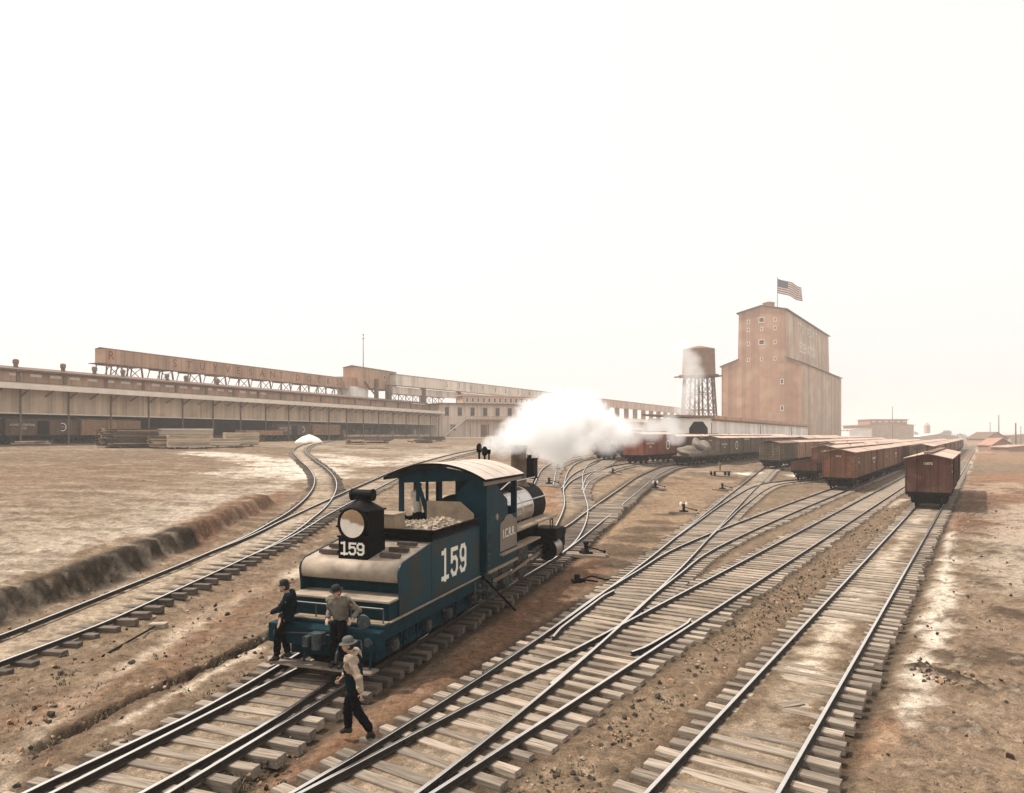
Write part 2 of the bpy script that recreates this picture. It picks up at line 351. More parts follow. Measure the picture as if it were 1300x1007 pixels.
brush([(1280, 600), (1262, 630), (1235, 665)], 4.0, (0.36, 0.19, 0.11), 0.8); brush([(1255, 628), (1228, 668)], 1.3, (0.13, 0.075, 0.05), 0.7); brush([(1300, 585), (1262, 575)], 14.0, (0.42, 0.25, 0.15), 0.6)
brush([(1305, 640), (1290, 690), (1300, 740)], 1.8, (0.55, 0.47, 0.38), 0.7); brush([(1250, 620), (1290, 612)], 3.0, (0.55, 0.45, 0.35), 0.5)
brush([(1165, 838), (1205, 848), (1240, 862)], 0.30, (0.05, 0.037, 0.025), 0.95, ragged=1.5, soft=.5); brush([(1268, 770), (1290, 776)], 0.35, (0.05, 0.037, 0.025), 0.8, ragged=1.6); brush([(1225, 812), (1240, 822)], 0.16, (0.05, 0.037, 0.025), 0.8, ragged=1.5)
brush([(1050, 955), (1120, 905)], 0.5, (0.40, 0.22, 0.13), 0.6)
brush([(942, 600), (975, 599)], 1.3, (0.85, 0.80, 0.72), 0.95, ragged=0.5); brush([(1010, 603), (1040, 596)], 1.3, (0.85, 0.80, 0.72), 0.9, ragged=0.5)
brush([(1118, 640), (1150, 632)], 0.9, (0.66, 0.58, 0.48), 0.8)
for k, w in (('A', 0.62), ('B1', 0.7), ('B2', 0.7), ('C', 0.7), ('D', 0.7), ('L', 0.8), ('M', 0.8)):
    brush(None, w, (0.40, 0.325, 0.24), 0.75, ground=[p for p in LINES[k] if p[1] < 150][::4])
brush(None, 0.5, (0.62, 0.54, 0.44), 0.8, ragged=1.6, ground=[Vector(xy(-3.2, s)) for s in (16, 22, 28, 36, 46, 56)])
rst = sstep(0.60, 0.75, n2) * (ug > -1.2) * (gy < 80); lay((0.085, 0.06, 0.042), rst, 0.8); lay((0.07, 0.05, 0.035), sstep(0.62, 0.74, n3) * (ug > -1.2) * (gy < 70), 0.75); lay((0.44, 0.38, 0.31), sstep(0.70, 0.78, n3) * (ug > -1.2) * (gy < 60), 0.8)
lay((0.26, 0.19, 0.135), sstep(130, 500, gy), 0.4)
# fine streaks of tyre and cart tracks, darker soil along the sleeper ends
fst = fbm(gx * 0.35 + gy * 0.10, gy * 1.9 - gx * 0.45, 4, 71); lay((0.115, 0.078, 0.05), sstep(0.55, 0.72, fst) * w_f[:, 0], 0.55); lay((0.47, 0.40, 0.32), sstep(0.60, 0.75, 1 - fst) * w_f[:, 0], 0.35)
lay((0.10, 0.070, 0.046), sstep(0.54, 0.74, n3), 0.5); lay((0.37, 0.30, 0.225), sstep(0.62, 0.80, 1 - n3), 0.4)
for k in ('A', 'B1', 'B2', 'C', 'L', 'L1', 'D'):
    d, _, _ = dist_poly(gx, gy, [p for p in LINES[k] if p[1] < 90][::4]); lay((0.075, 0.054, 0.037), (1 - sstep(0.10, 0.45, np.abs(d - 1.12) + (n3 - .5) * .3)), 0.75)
# relief: the cut bank, the ditch, ballast shoulders, clods
bk = [G(*p) for p in [(-200, 862), (-90, 818), (0, 782), (57, 763), (147, 729), (257, 683), (330, 645), (360, 630)]]
d, sd, tt = dist_poly(gx, gy, smooth_line(bk, 1.0)); dl = d * sd
rise = 0.60 * sstep(-0.05, 0.50, dl + (n3 - 0.5) * 0.22 + (n4 - 0.5) * 0.16) * (1 - sstep(0.90, 0.995, tt)) * (1 - sstep(9, 38, dl)); rise *= (tt < 0.999)
z += rise
dt = [G(*p) for p in [(40, 940), (180, 874), (260, 836), (340, 800), (376, 778)]]
d, sd, tt = dist_poly(gx, gy, smooth_line(dt, 0.5)); z -= 0.30 * (1 - sstep(0.05, 0.20, d + (n3 - 0.5) * 0.2))
tr = np.full(gx.shape, 9.0)
for k in ('A', 'B1', 'B2', 'C', 'D', 'L', 'L1', 'M', 'M3', 'N', 'N2'):
    pts = [p for p in LINES[k] if p[1] < 160][::4]; d, _, _ = dist_poly(gx, gy, pts); tr = np.minimum(tr, d)
ontr = 1 - sstep(0.75, 1.5, tr)
z += (1 - sstep(0.55, 0.95, tr)) * (0.060 + 0.045 * sstep(0.42, 0.60, n2) * (us(gx, gy)[0] > -4.6))
trn = np.full(gx.shape, 9.0)
for k in ('N', 'N2'):
    d, _, _ = dist_poly(gx, gy, LINES[k][::4]); trn = np.minimum(trn, d)
z += (1 - sstep(0.50, 0.68, trn)) * 0.045
for k, uu in (('A', 1), ('L', 1)):
    d, sd, _ = dist_poly(gx, gy, [p for p in LINES[k] if p[1] < 90][::4]); e_ = -d * sd; band = sstep(0.85, 1.02, e_) * (1 - sstep(1.25, 1.75, e_)); z -= 0.10 * band; lay((0.05, 0.038, 0.027), band, 0.55)  # lowered strip right of the sleepers, its gap shade darkened into the soil
rough = (1 - ontr * 0.9) * (1 - sstep(60, 200, gy))
z += rough * ((n2 - 0.5) * 0.18 + (n3 - 0.5) * 0.10 + np.clip(n4 - 0.58, 0, 1) * 0.16)
hump = [G(*p) for p in [(1165, 838), (1205, 848), (1240, 862)]]; d, _, _ = dist_poly(gx, gy, hump); z += 0.10 * (1 - sstep(0.05, 0.32, d + (n3 - 0.5) * 0.3))
NR, NC = len(rows), len(tcol)
co = np.stack([gx, gy, z], 1).astype(np.float32)
i = np.arange(NR * NC).reshape(NR, NC); q = np.stack([i[:-1, :-1], i[:-1, 1:], i[1:, 1:], i[1:, :-1]], -1).reshape(-1, 4)
gm = bpy.data.meshes.new('ground'); gm.vertices.add(len(co)); gm.vertices.foreach_set('co', co.ravel())
gm.loops.add(q.size); gm.loops.foreach_set('vertex_index', q.ravel().astype(np.int32))
gm.polygons.add(len(q)); gm.polygons.foreach_set('loop_start', np.arange(0, q.size, 4, dtype=np.int32)); gm.polygons.foreach_set('loop_total', np.full(len(q), 4, np.int32))
gm.update(); gm.polygons.foreach_set('use_smooth', np.ones(len(q), bool))
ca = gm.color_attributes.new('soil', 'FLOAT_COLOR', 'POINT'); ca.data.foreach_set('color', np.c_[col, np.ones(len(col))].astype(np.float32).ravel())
def ground_mat():
    m = bpy.data.materials.new('yard_soil'); m.use_nodes = True; N, L = m.node_tree.nodes, m.node_tree.links; Pn = N['Principled BSDF']
    Pn.inputs['Roughness'].default_value = 0.95; Pn.inputs['Specular IOR Level'].default_value = 0.1
    at = N.new('ShaderNodeAttribute'); at.attribute_name = 'soil'; tc = N.new('ShaderNodeTexCoord')
    a = N.new('ShaderNodeTexNoise'); a.inputs['Scale'].default_value = 5; a.inputs['Detail'].default_value = 9; a.inputs['Roughness'].default_value = 0.72; L.new(tc.outputs['Object'], a.inputs['Vector'])
    v = N.new('ShaderNodeTexNoise'); v.inputs['Scale'].default_value = 34; v.inputs['Detail'].default_value = 4; L.new(tc.outputs['Object'], v.inputs['Vector'])
    r1 = N.new('ShaderNodeMapRange'); r1.inputs[1].default_value = 0.3; r1.inputs[2].default_value = 0.7; r1.inputs[3].default_value = 0.42; r1.inputs[4].default_value = 1.5; L.new(a.outputs['Fac'], r1.inputs[0])
    r2 = N.new('ShaderNodeMapRange'); r2.inputs[1].default_value = 0.3; r2.inputs[2].default_value = 0.7; r2.inputs[3].default_value = 0.6; r2.inputs[4].default_value = 1.4; L.new(v.outputs['Fac'], r2.inputs[0])
    mu = N.new('ShaderNodeMath'); mu.operation = 'MULTIPLY'; L.new(r1.outputs[0], mu.inputs[0]); L.new(r2.outputs[0], mu.inputs[1])
    sc = N.new('ShaderNodeVectorMath'); sc.operation = 'SCALE'; gm_ = N.new('ShaderNodeVectorMath'); gm_.operation = 'MULTIPLY'; L.new(at.outputs['Color'], gm_.inputs[0]); gm_.inputs[1].default_value = (.84, .80, .755); L.new(gm_.outputs[0], sc.inputs[0]); L.new(mu.outputs[0], sc.inputs['Scale']); L.new(sc.outputs[0], Pn.inputs['Base Color'])
    bp = N.new('ShaderNodeBump'); bp.inputs['Strength'].default_value = 0.7; bp.inputs['Distance'].default_value = 0.05; L.new(a.outputs['Fac'], bp.inputs['Height']); L.new(bp.outputs[0], Pn.inputs['Normal'])
    return m
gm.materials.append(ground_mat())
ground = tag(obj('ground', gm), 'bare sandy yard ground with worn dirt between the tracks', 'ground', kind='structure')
def ground_z(x, y): return float(Hr(x, y)) - GND

# ---------------------------------------------------------------- railway tracks
RH = .118
PROF = [(a * .88, b * RH / .145) for a, b in [(-.066, 0), (.066, 0), (.066, .014), (.012, .030), (.012, .098), (.036, .108), (.036, .138), (.028, .145), (-.028, .145), (-.036, .138), (-.036, .108), (-.012, .098), (-.012, .030), (-.066, .014)]]
def rail_mesh(line, off, zo, lift=0.0):
    mb = MB(); n = len(PROF); ring = []
    for i, p in enumerate(line):
        t = (line[min(i + 1, len(line) - 1)] - line[max(i - 1, 0)]).normalized(); nr = Vector((t.y, -t.x))
        c = p + nr * off; zz = float(Hr(c.x, c.y)) - RH + zo + lift
        ring.append([(c.x + nr.x * a, c.y + nr.y * a, zz + b) for a, b in PROF])
    vs = [v for r in ring for v in r]; b = 0
    mb.v = vs
    for k in range(len(ring) - 1):
        for j in range(n):
            mb.f.append([k * n + j, k * n + (j + 1) % n, (k + 1) * n + (j + 1) % n, (k + 1) * n + j]); mb.m.append(0 if j in (6, 7, 8) else 1); mb.s.append(False)
    acc = random.uniform(1, 8); vsj, fsj = [], []           # joint bars every rail length
    for k in range(1, len(ring) - 1):
        acc += (line[k] - line[k - 1]).length
        if acc > 9.1 and line[k].y < 90:
            acc = 0; a0, b0 = Vector(ring[k][0]), Vector(ring[k][1]); nx = (b0 - a0).normalized(); tx = Vector((-nx.y, nx.x, 0)); m0 = (a0 + b0) / 2
            for sg in (-1, 1):
                for w0, w1, h0, h1, l in ((.012, .034, .02, .085, .30), (.034, .046, .045, .06, .02), ):
                    for dl_ in ((0,) if l > .1 else (-.22, -.08, .08, .22)):
                        b_ = len(mb.v); mb.v += [tuple(m0 + nx * sg * w + tx * (dl_ + e * l) + Vector((0, 0, h))) for e in (-1, 1) for w, h in ((w0, h0), (w1, h0), (w1, h1), (w0, h1))]
                        for q_ in ((0, 1, 2, 3), (7, 6, 5, 4), (0, 4, 5, 1), (1, 5, 6, 2), (2, 6, 7, 3), (3, 7, 4, 0)): mb.f.append([b_ + i_ for i_ in q_]); mb.m.append(1); mb.s.append(False)
    for r0 in (0, len(ring) - 1): mb.f.append([r0 * n + j for j in range(n)]); mb.m.append(1); mb.s.append(False)
    return mb.mesh('rail', [M_railtop, M_railside])
tie_meshes = []
for v in range(7):
    mb = MB(); hw = random.uniform(.095, .125); xs = [-1, -.55, 0, .5, 1]; vs = []
    for x in xs:
        jy, jz = random.uniform(-.012, .012), random.uniform(-.006, .006)
        for (a, b) in ((-hw, -.17), (hw, -.17), (hw, -.012), (hw - .014, 0), (-hw + .014, 0), (-hw, -.012)): vs.append((x, a + jy + random.uniform(-.008, .008), b + jz))
    fs = [(k * 6 + j, k * 6 + (j + 1) % 6, (k + 1) * 6 + (j + 1) % 6, (k + 1) * 6 + j) for k in range(4) for j in range(6)] + [tuple(range(5, -1, -1)), tuple(range(24, 30))]
    mb.add(vs, fs); tie_meshes.append(mb.mesh('sleeper', M_tie))
_oilshade = {}
def oilshade_mesh(me):
    if me.name not in _oilshade: m = me.copy(); m.materials.clear(); m.materials.append(M_oilshadetie); _oilshade[me.name] = m
    return _oilshade[me.name]
def resample(line, step):
    out, acc = [(line[0], (line[1] - line[0]).normalized())], 0.0
    for a, b in zip(line[:-1], line[1:]):
        L = (b - a).length; d = step - acc
        while d < L: out.append((a + (b - a) * (d / L), (b - a).normalized())); d += step
        acc = L - (d - step) 
    return out
def nearest(line, p):
    best = None
    for i in range(0, len(line) - 1):
        a, b = line[i], line[i + 1]; d = b - a; t = max(0, min(1, (p - a).dot(d) / max(1e-9, d.dot(d)))); r = (p - a - d * t)
        if best is None or r.length < best.length: best = r
    return best
TIE_DONE = []
def track(key, label, zo, step=0.46, far=125.0, widen=(), spread=1.24, start_cut=0.0):
    line = LINES[key]; first = line[0]
    root = thing('railway_track', label, 'railway track', (first.x, first.y, float(Hr(first.x, first.y)) - .145), 0, 'railway tracks of the yard')
    inv = Vector((-root.location.x, -root.location.y, -root.location.z))
    for off in (-.752, .752):
        me = rail_mesh(line, off, zo); me.transform(Matrix.Translation(inv)); obj('rail', me, root)
    near_, rest, n_in = [], MB(), 0
    for p, t in resample(line, step):
        if p.y > far or p.y < 6: continue
        skip = False
        for k in TIE_DONE:
            r = nearest(LINES[k], p)
            if r.length < 1.9: skip = True; break
        if skip: continue
        lo_, hi_ = -spread + random.gauss(0, .07), spread + random.gauss(0, .07); nr = Vector((t.y, -t.x))
        for k in widen:
            r = nearest(LINES[k], p)
            if r.length < 2.3:
                o_ = -r.dot(nr); lo_ = min(lo_, o_ - spread); hi_ = max(hi_, o_ + spread)
        c = p + nr * ((lo_ + hi_) / 2) + t * random.gauss(0, .025); hl = (hi_ - lo_) / 2
        sx = CX + FPX * c.x / c.y; sy = HY + FPX * (HC - Hr(c.x, c.y)) / c.y
        vis = -60 < sx < 1360 and sy < 1040
        rz = math.atan2(t.y, t.x) - math.pi / 2 + random.gauss(0, .018); zz = float(Hr(c.x, c.y)) - RH + .012 + zo - random.uniform(0, .014)
        me = random.choice(tie_meshes)
        if vis and n_in < 100:
            if key in ('L', 'N') and (key == 'N' or 13.5 < c.y < 40): me = oilshade_mesh(me)
            o = obj('sleeper', me, root, (c.x + inv.x, c.y + inv.y, zz + inv.z), rz); o.scale = (hl, random.uniform(.85, 1.12), 1); n_in += 1
        elif vis or -150 < sx < 1450:
            M = Matrix.Translation((c.x + inv.x, c.y + inv.y, zz + inv.z)) @ Matrix.Rotation(rz, 4, 'Z') @ Matrix.Diagonal((hl, 1, 1, 1))
            rest.add([M @ v.co for v in me.vertices], [tuple(f.vertices) for f in me.polygons])
    if rest.f: tag(rest.build('sleeper', M_tie, root), kind='stuff')
    TIE_DONE.append(key)
    return root, inv
tracks = {}
tracks['A'] = track('A', 'straight track at the right edge of the yard, leading to the lone brown boxcars', 0)
tracks['B2'] = track('B2', 'straight track between the lone brown boxcars and the row led by the red boxcar', -.001, widen=('B1',))
tracks['L'] = track('L', 'track under the teal locomotive, curving on to the loaded flatcar', -.002, widen=('L1', 'M'))
tracks['B1'] = track('B1', 'diagonal ladder track that the slatted stock car stands on', -.003, widen=('C', 'D'))
tracks['N'] = track('N', 'left track below the dark bank, snaking up to the long dock shed', 0, step=.62, widen=('N2',))
tracks['N2'] = track('N2', 'track leaving the snaking left track and passing behind the locomotive cab', -.004, step=.55)
tracks['C'] = track('C', 'track ending under the foremost boxcar of the long middle row', -.005)
tracks['D'] = track('D', 'track carrying the low brown gondola', -.006)
tracks['M'] = track('M', 'winding track leaving the locomotive track beside the boiler', -.005, widen=('M3', 'M2'))
tracks['L1'] = track('L1', 'turnout track closing in on the left rail of the locomotive track', -.007)
tracks['M3'] = track('M3', 'branch curving off the winding track to the bright red boxcar', -.008)
tracks['M2'] = track('M2', 'branch curving off the winding track to the dark gondola in the steam', -.009)
tracks['K'] = track('K', 'farthest track curving behind the smokestack into the steam', -.010)
tracks['E'] = track('E', 'far track under the boxcars just behind the gondola row', -.003, far=140)
tracks['F'] = track('F', 'far track under the boxcars behind the slatted stock car', -.003, far=140)
def guard_rail(key, pa, pb, side):
    """short check rail with flared ends beside a running rail"""
    root, inv = tracks[key]; a, b = G(*pa), G(*pb); n = max(4, int((b - a).length / .4)); t = (b - a).normalized(); nr = Vector((t.y, -t.x)) * side
    ln = [a + (b - a) * (i / n) + nr * (0.10 + .10 * max(0, abs(i / n - .5) * 2 - .7) / .3) for i in range(n + 1)]
    me = rail_mesh(ln, 0, -.004); me.transform(Matrix.Translation(inv)); obj('guard_rail', me, root)
guard_rail('B1', (692, 807), (772, 749), 1); guard_rail('B2', (812, 832), (886, 787), -1)
# ---------------------------------------------------------------- tender and locomotive (local frame: x right, y forward from the tank's rear, z up)
LROT = -math.atan2(0.326, 0.945)
S0 = 4.7                                               # engine origin: this far ahead of the tender tank's rear
def stroke_digit(ch, w, h, th, o, a, b, n, mb, mi=0, ex=0.006):
    paths = {'1': [[(0.5, 0), (0.5, 1)], [(0.12, .93), (0.5, .93)], [(0.1, 0.07), (0.9, .07)]],
             '5': [[(.92, .93), (.12, .93)], [(.12, .93), (.12, .52)], [(.12, .55), (.3, .62), (.68, .62), (.88, .5), (.88, .22), (.68, .07), (.3, .07), (.1, .2)]],
             '9': [[(.12, .2), (.3, .07), (.68, .07), (.88, .22), (.88, .78), (.68, .93), (.3, .93), (.12, .78), (.12, .6), (.3, .45), (.68, .45), (.86, .58)]]}[ch]
    o, a, b, n = Vector(o), Vector(a), Vector(b), Vector(n); k = 0
    for pth in paths:
        for p, q in zip(pth[:-1], pth[1:]):
            p2, q2 = Vector((p[0] * w, p[1] * h)), Vector((q[0] * w, q[1] * h)); d = (q2 - p2).normalized(); e = Vector((-d.y, d.x)) * th / 2
            p2 -= d * th * .42; q2 += d * th * .42; k += 1
            mb.prism([tuple(p2 + e), tuple(p2 - e), tuple(q2 - e), tuple(q2 + e)], o + n * (0.0004 * k), a, b, n * ex, mi)

def spoked_wheel(mb, c, r, w, spokes, hub=.11, tyre=.07, side=1, counter=False):
    """wheel about the x axis through c"""
    x = c[0]
    mb.lathe([(r - tyre, -w / 2), (r, -w / 2), (r, w / 2 - .03), (r + .025, w / 2 - .03), (r + .025, w / 2), (r - tyre, w / 2)], c, (-side, 0, 0), 40)
    mb.cyl((x - w * .55, c[1], c[2]), (x + w * .55, c[1], c[2]), hub, n=16)
    for i in range(spokes):
        a = 2 * math.pi * i / spokes + .1
        mb.bar((x, c[1] + hub * .8 * math.cos(a), c[2] + hub * .8 * math.sin(a)), (x, c[1] + (r - tyre * .6) * math.cos(a), c[2] + (r - tyre * .6) * math.sin(a)), .05, w * .4)
    if counter:
        poly = [((r - tyre) * math.cos(a), (r - tyre) * math.sin(a)) for a in np.linspace(R(-55), R(55), 12)]
        mb.prism(poly, (x - w * .3, c[1], c[2]), (0, 1, 0), (0, 0, 1), (w * .6, 0, 0))

# ---- tender
ten = thing('tender', 'teal-black slope-backed tender lettered 159, with a big headlight over its tail', 'tender', (LO.x, LO.y, 0), LROT)
W = 1.24
mb = MB()                                              # tank body with rolled rear
prof = [(.32, 1.02), (.32, 1.66), (.10, 1.70)] + [(.24 + .24 * math.cos(a), 1.90 + .24 * math.sin(a)) for a in np.linspace(R(235), R(90), 9)] + [(1.72, 2.36), (1.72, 2.44), (4.55, 2.44), (4.55, 1.02)]
mb.prism(prof, (-W + .03, 0, 0), (0, 1, 0), (0, 0, 1), (2 * W - .06, 0, 0), 0)
tank = mb.build('tank', [M_tealflat], ten)
mb = MB(); dk = []                                     # sand-coloured rolled deck sheet, a skin over the tank top
for a in np.linspace(R(215), R(90), 12): dk.append((.24 + .255 * math.cos(a), 1.90 + .255 * math.sin(a)))
dk += [(.9, 2.26), (1.70, 2.376)]
n = len(dk); vs = [(x, y, zz) for x in (-W + .035, W - .035) for y, zz in dk] + [(x, y + .012, zz - .014) for x in (-W + .035, W - .035) for y, zz in dk]
fs = [(i, i + 1, n + i + 1, n + i) for i in range(n - 1)] + [(2 * n + i, 3 * n + i, 3 * n + i + 1, 2 * n + i + 1) for i in range(n - 1)] + [(0, n, 3 * n, 2 * n), (n - 1, 3 * n - 1, 4 * n - 1, 2 * n - 1)]
fs += [(i, 2 * n + i, 2 * n + i + 1, i + 1) for i in range(n - 1)] + [(n + i, n + i + 1, 3 * n + i + 1, 3 * n + i) for i in range(n - 1)]
mb.add(vs, fs, 0, True)
mb.box(-.008, .008, .25, 1.68, 2.16, 2.17, 0)
mb.build('deck_sheet', M_dustdeck, ten)
spro = [(.02, 1.02), (.02, 1.62), (-.02, 1.86)] + [(.24 + .27 * math.cos(a), 1.90 + .275 * math.sin(a)) for a in np.linspace(R(178), R(100), 7)] + [(1.70, 2.40), (4.60, 2.40), (4.60, 1.02)]
for sgn in (1, -1):
    mb = MB(); mb.prism(spro, ((W - .03) * sgn if sgn > 0 else -W, 0, 0), (0, 1, 0), (0, 0, 1), (.03, 0, 0), 0)
    x = W if sgn > 0 else -W                           # rivet rows and plate seams
    for yy in (1.62, 4.52):
        mb.box(min(x, x + .008 * sgn), max(x, x + .008 * sgn), yy - .03, yy + .03, 1.03, 2.38, 0)
    for k in range(34): mb.sphere((x, .12 + k * .132, 1.09), .012, 6, 4, 0)
    for k in range(22): mb.sphere((x, 1.75 + k * .13, 2.35), .012, 6, 4, 0)
    sp = mb.build('side_plate', M_side, ten)
    mb = MB(); o, aa = ((W + .004, 2.12, 1.38), (0, 1, 0)) if sgn > 0 else ((-W - .004, 3.72, 1.38), (0, -1, 0))
    for k, ch in enumerate('159'):
        oo = Vector(o) + Vector(aa) * (k * .55); stroke_digit(ch, .42, .72, .105, oo, aa, (0, 0, 1), (sgn, 0, 0), mb)
    mb.build('number_lettering', M_white, sp)
mb = MB()                                              # flared coal rim
def ring(z0, z1, g0, g1):
    x0, x1, y0, y1 = -W + .05, W - .05, 1.72, 4.5
    a = [(x0 - g0, y0 - g0, z0), (x1 + g0, y0 - g0, z0), (x1 + g0, y1, z0), (x0 - g0, y1, z0)]; b = [(x0 - g1, y0 - g1, z1), (x1 + g1, y0 - g1, z1), (x1 + g1, y1, z1), (x0 - g1, y1, z1)]
    t = .02; c = [(p[0] * .985, p[1] + (t if p[1] < 3 else -t), p[2]) for p in a]; d_ = [(p[0] * .985, p[1] + (t if p[1] < 3 else -t), p[2]) for p in b]
    mb.add(a + b + c + d_, [f for i in (0, 1, 3) for f in ((i, (i + 1) % 4, 4 + (i + 1) % 4, 4 + i), (8 + (i + 1) % 4, 8 + i, 12 + i, 12 + (i + 1) % 4), (4 + i, 4 + (i + 1) % 4, 12 + (i + 1) % 4, 12 + i))])
ring(2.40, 2.50, .0, .0); ring(2.50, 2.66, .003, .13)
mb.tube([(-W - .08, 4.5, 2.66), (-W - .08, 1.58, 2.66), (W + .08, 1.58, 2.66), (W + .08, 4.5, 2.66)], .022, 8)
mb.build('coal_rim', M_blackiron, ten)
mb = MB()                                              # coal
gxs, gys = np.linspace(-W + .07, W - .07, 26), np.linspace(1.75, 4.35, 30); vs = []
for yy in gys:
    for xx in gxs: vs.append((xx, yy, 2.47 + .16 * math.exp(-((xx - .5) / .5) ** 2 - ((yy - 3.6) / .8) ** 2) + .05 * random.random()))
mb.add(vs, [(r * 26 + c, r * 26 + c + 1, (r + 1) * 26 + c + 1, (r + 1) * 26 + c) for r in range(29) for c in range(25)])
for k in range(420):
    x, y = random.uniform(-W + .12, W - .12), random.uniform(1.85, 4.3)
    zz = 2.50 + .16 * math.exp(-((x - .5) / .5) ** 2 - ((y - 3.6) / .8) ** 2); r = random.uniform(.025, .075)
    M = Matrix.Translation((x, y, zz)) @ Euler((random.random() * 6, random.random() * 6, 0)).to_matrix().to_4x4() @ Matrix.Diagonal((r, r * random.uniform(.5, .9), r * random.uniform(.5, .9), 1))
    mb.box(-1, 1, -1, 1, -1, 1, 0, M)
tag(mb.build('coal', M_coal, ten), kind='stuff')
MB().prism([(-.25, 0), (-.25, .62), (.75, .62), (1.14, .30), (1.14, 0)], (0, 4.40, 2.45), (1, 0, 0), (0, 0, 1), (0, .06, 0)).build('coal_gate', M_tan, ten, bevel=.008)
mb = MB(); mb.box(-.62, .02, 2.05, 2.6, 2.5, 2.92); mb.box(-.65, .05, 2.02, 2.63, 2.92, 2.96); mb.build('fuel_box', M_tan, ten, bevel=.01)
mb = MB(); mb.box(-1.20, -.95, 2.4, 3.1, 2.5, 2.72); mb.build('tool_chest', M_blackiron, ten, bevel=.01)
M_cleat = mat('dark_cleat_wood', (.075, .055, .042), .85, 0, .3, 4)
for sx in (-1, 1):
    for k in range(3):
        mb = MB(); y = .46 + k * .40; zz = 2.165 + .165 * y; mb.box(sx * .78 - .24, sx * .78 + .24, y - .05, y + .05, zz - .03, zz + .055); mb.build('foot_cleat', M_cleat, ten)
M_burner = mat('lamp_burner', (.05, .035, .02), .4, .6)
# headlight on its number box
nb_ = MB(); nb_.box(-.40, .34, .24, 1.02, 2.12, 2.62); nb_.box(-.43, .37, .22, 1.05, 2.62, 2.66)
nbx = nb_.build('number_box', M_blackiron, ten, bevel=.008)
mb = MB()
for k, ch in enumerate('159'): stroke_digit(ch, .19, .27, .046, (-.335 + k * .205, .232, 2.25), (1, 0, 0), (0, 0, 1), (0, -1, 0), mb)
mb.build('number_lettering', M_white, nbx)
hb = MB(); hb.box(-.36, .30, .30, 1.05, 2.66, 3.18); hb.box(-.40, .34, .27, 1.09, 3.18, 3.22)
hb.lathe([(.47, 0), (.20, .16), (.16, .20), (.16, .30)], (-.03, .68, 3.22), (0, 0, 1), 4 * 6)
hb.cyl((-.28, .68, 3.54), (.20, .68, 3.54), .12, n=20); hb.cyl((-.32, .68, 3.54), (-.28, .68, 3.54), .138, n=20); hb.cyl((.20, .68, 3.54), (.23, .68, 3.54), .138, n=20)
hl_ = hb.build('headlight', [M_blackiron], ten, bevel=.01)
mb = MB(); mb.lathe([(.34, 0), (.37, -.02), (.37, -.10), (.318, -.12), (.305, -.05)], (-.03, .30, 2.94), (0, 1, 0), 40); mb.build('lens_rim', M_blackiron, hl_)
M_reflector = mat('silvered_reflector', (0.72, 0.62, 0.54), 0.03, 1.0, 0.1, 2)
mb = MB(); mb.lathe([(.31, -.085), (.285, .04), (.24, .16), (.16, .27), (.08, .32), (.02, .33)], (-.03, .30, 2.94), (0, 1, 0), 40); 
mb.build('reflector', M_reflector, hl_)
mb = MB(); mb.cyl((-.03, .36, 2.70), (-.03, .36, 2.90), .045, .03, 12); mb.lathe([(.03, 0), (.05, .04), (.03, .12), (.028, .28)], (-.03, .36, 2.90), (0, 0, 1), 14); mb.build('burner', M_burner, hl_)
def glass_mat():
    m = bpy.data.materials.new('lamp_glass'); m.use_nodes = True; p = m.node_tree.nodes['Principled BSDF']
    p.inputs['Roughness'].default_value = .02; p.inputs['Transmission Weight'].default_value = 1; p.inputs['IOR'].default_value = 1.1; p.inputs['Base Color'].default_value = (.97, .96, .93, 1); return m
M_glass = glass_mat()
mb = MB(); mb.lathe([(.31, -.10), (.23, -.125), (.12, -.14), (.01, -.145)], (-.03, .30, 2.94), (0, 1, 0), 40); mb.build('lens', M_glass, hl_)
M_journal_rail = mat('worn_handrail', (.10, .10, .09), .4, .6, .3, 5)
# rear platform, beam, footboard, rail, running gear
mb = MB(); mb.box(-W - .03, W + .03, -.70, 4.62, .93, 1.02); mb.box(-W, W, -.68, 4.6, .70, .93)
for sx in (-1, 1): mb.box(sx * 1.0 - .03, sx * 1.0 + .03, -.6, 4.55, .24, .70)
mb.box(-.98, .98, -.62, -.58, .26, .70)
fr = mb.build('frame', M_tealflat, ten, bevel=.01)
mb = MB()
for sx in (-1, 1): mb.prism([(-.45, 1.022), (.02, 1.022), (4.62, 1.022), (4.62, 1.05), (-.45, 1.05)], (sx * (W + .02) - .035, 0, 0), (0, 1, 0), (0, 0, 1), (.07, 0, 0))
mb.box(-.95, W, -.66, -.40, 1.022, 1.05); mb.build('sill_ledge', M_tan, ten, bevel=.006)
mb = MB(); mb.box(-W + .04, W - .04, -.36, .30, 1.03, 1.40); mb.box(-W + .02, W - .02, -.40, .32, 1.40, 1.45, 1); mb.build('tool_locker', [M_tealflat, M_dustdeck], ten, bevel=.01)
mb = MB(); mb.box(-1.32, 1.32, -.98, -.72, .56, .96); mb.box(-.36, .36, -1.02, -.98, .58, .94); mb.build('end_beam', M_tealflat, ten, bevel=.02)
M_board = mat('footboard_wood', (.17, .13, .10), .85, 0, .4, 3, .4, 20, stretch=(1, 8, 8), patch=((.36, .29, .21), 2.5, .55))
mb = MB(); mb.box(-1.22, 1.25, -1.18, -.86, .17, .22); fb = mb.build('footboard', M_board, ten, bevel=.008)
for x in (-1.1, -.45, .45, 1.1): mb = MB(); mb.bar((x, -.92, .56), (x, -.96, .16), .05, .02); mb.bar((x, -.95, .16), (x, -1.18, .16), .05, .02); mb.build('hanger', M_tealflat, fb)
mb = MB(); mb.tube([(-1.15, -.60, 1.34), (1.2, -.60, 1.34)], .022)
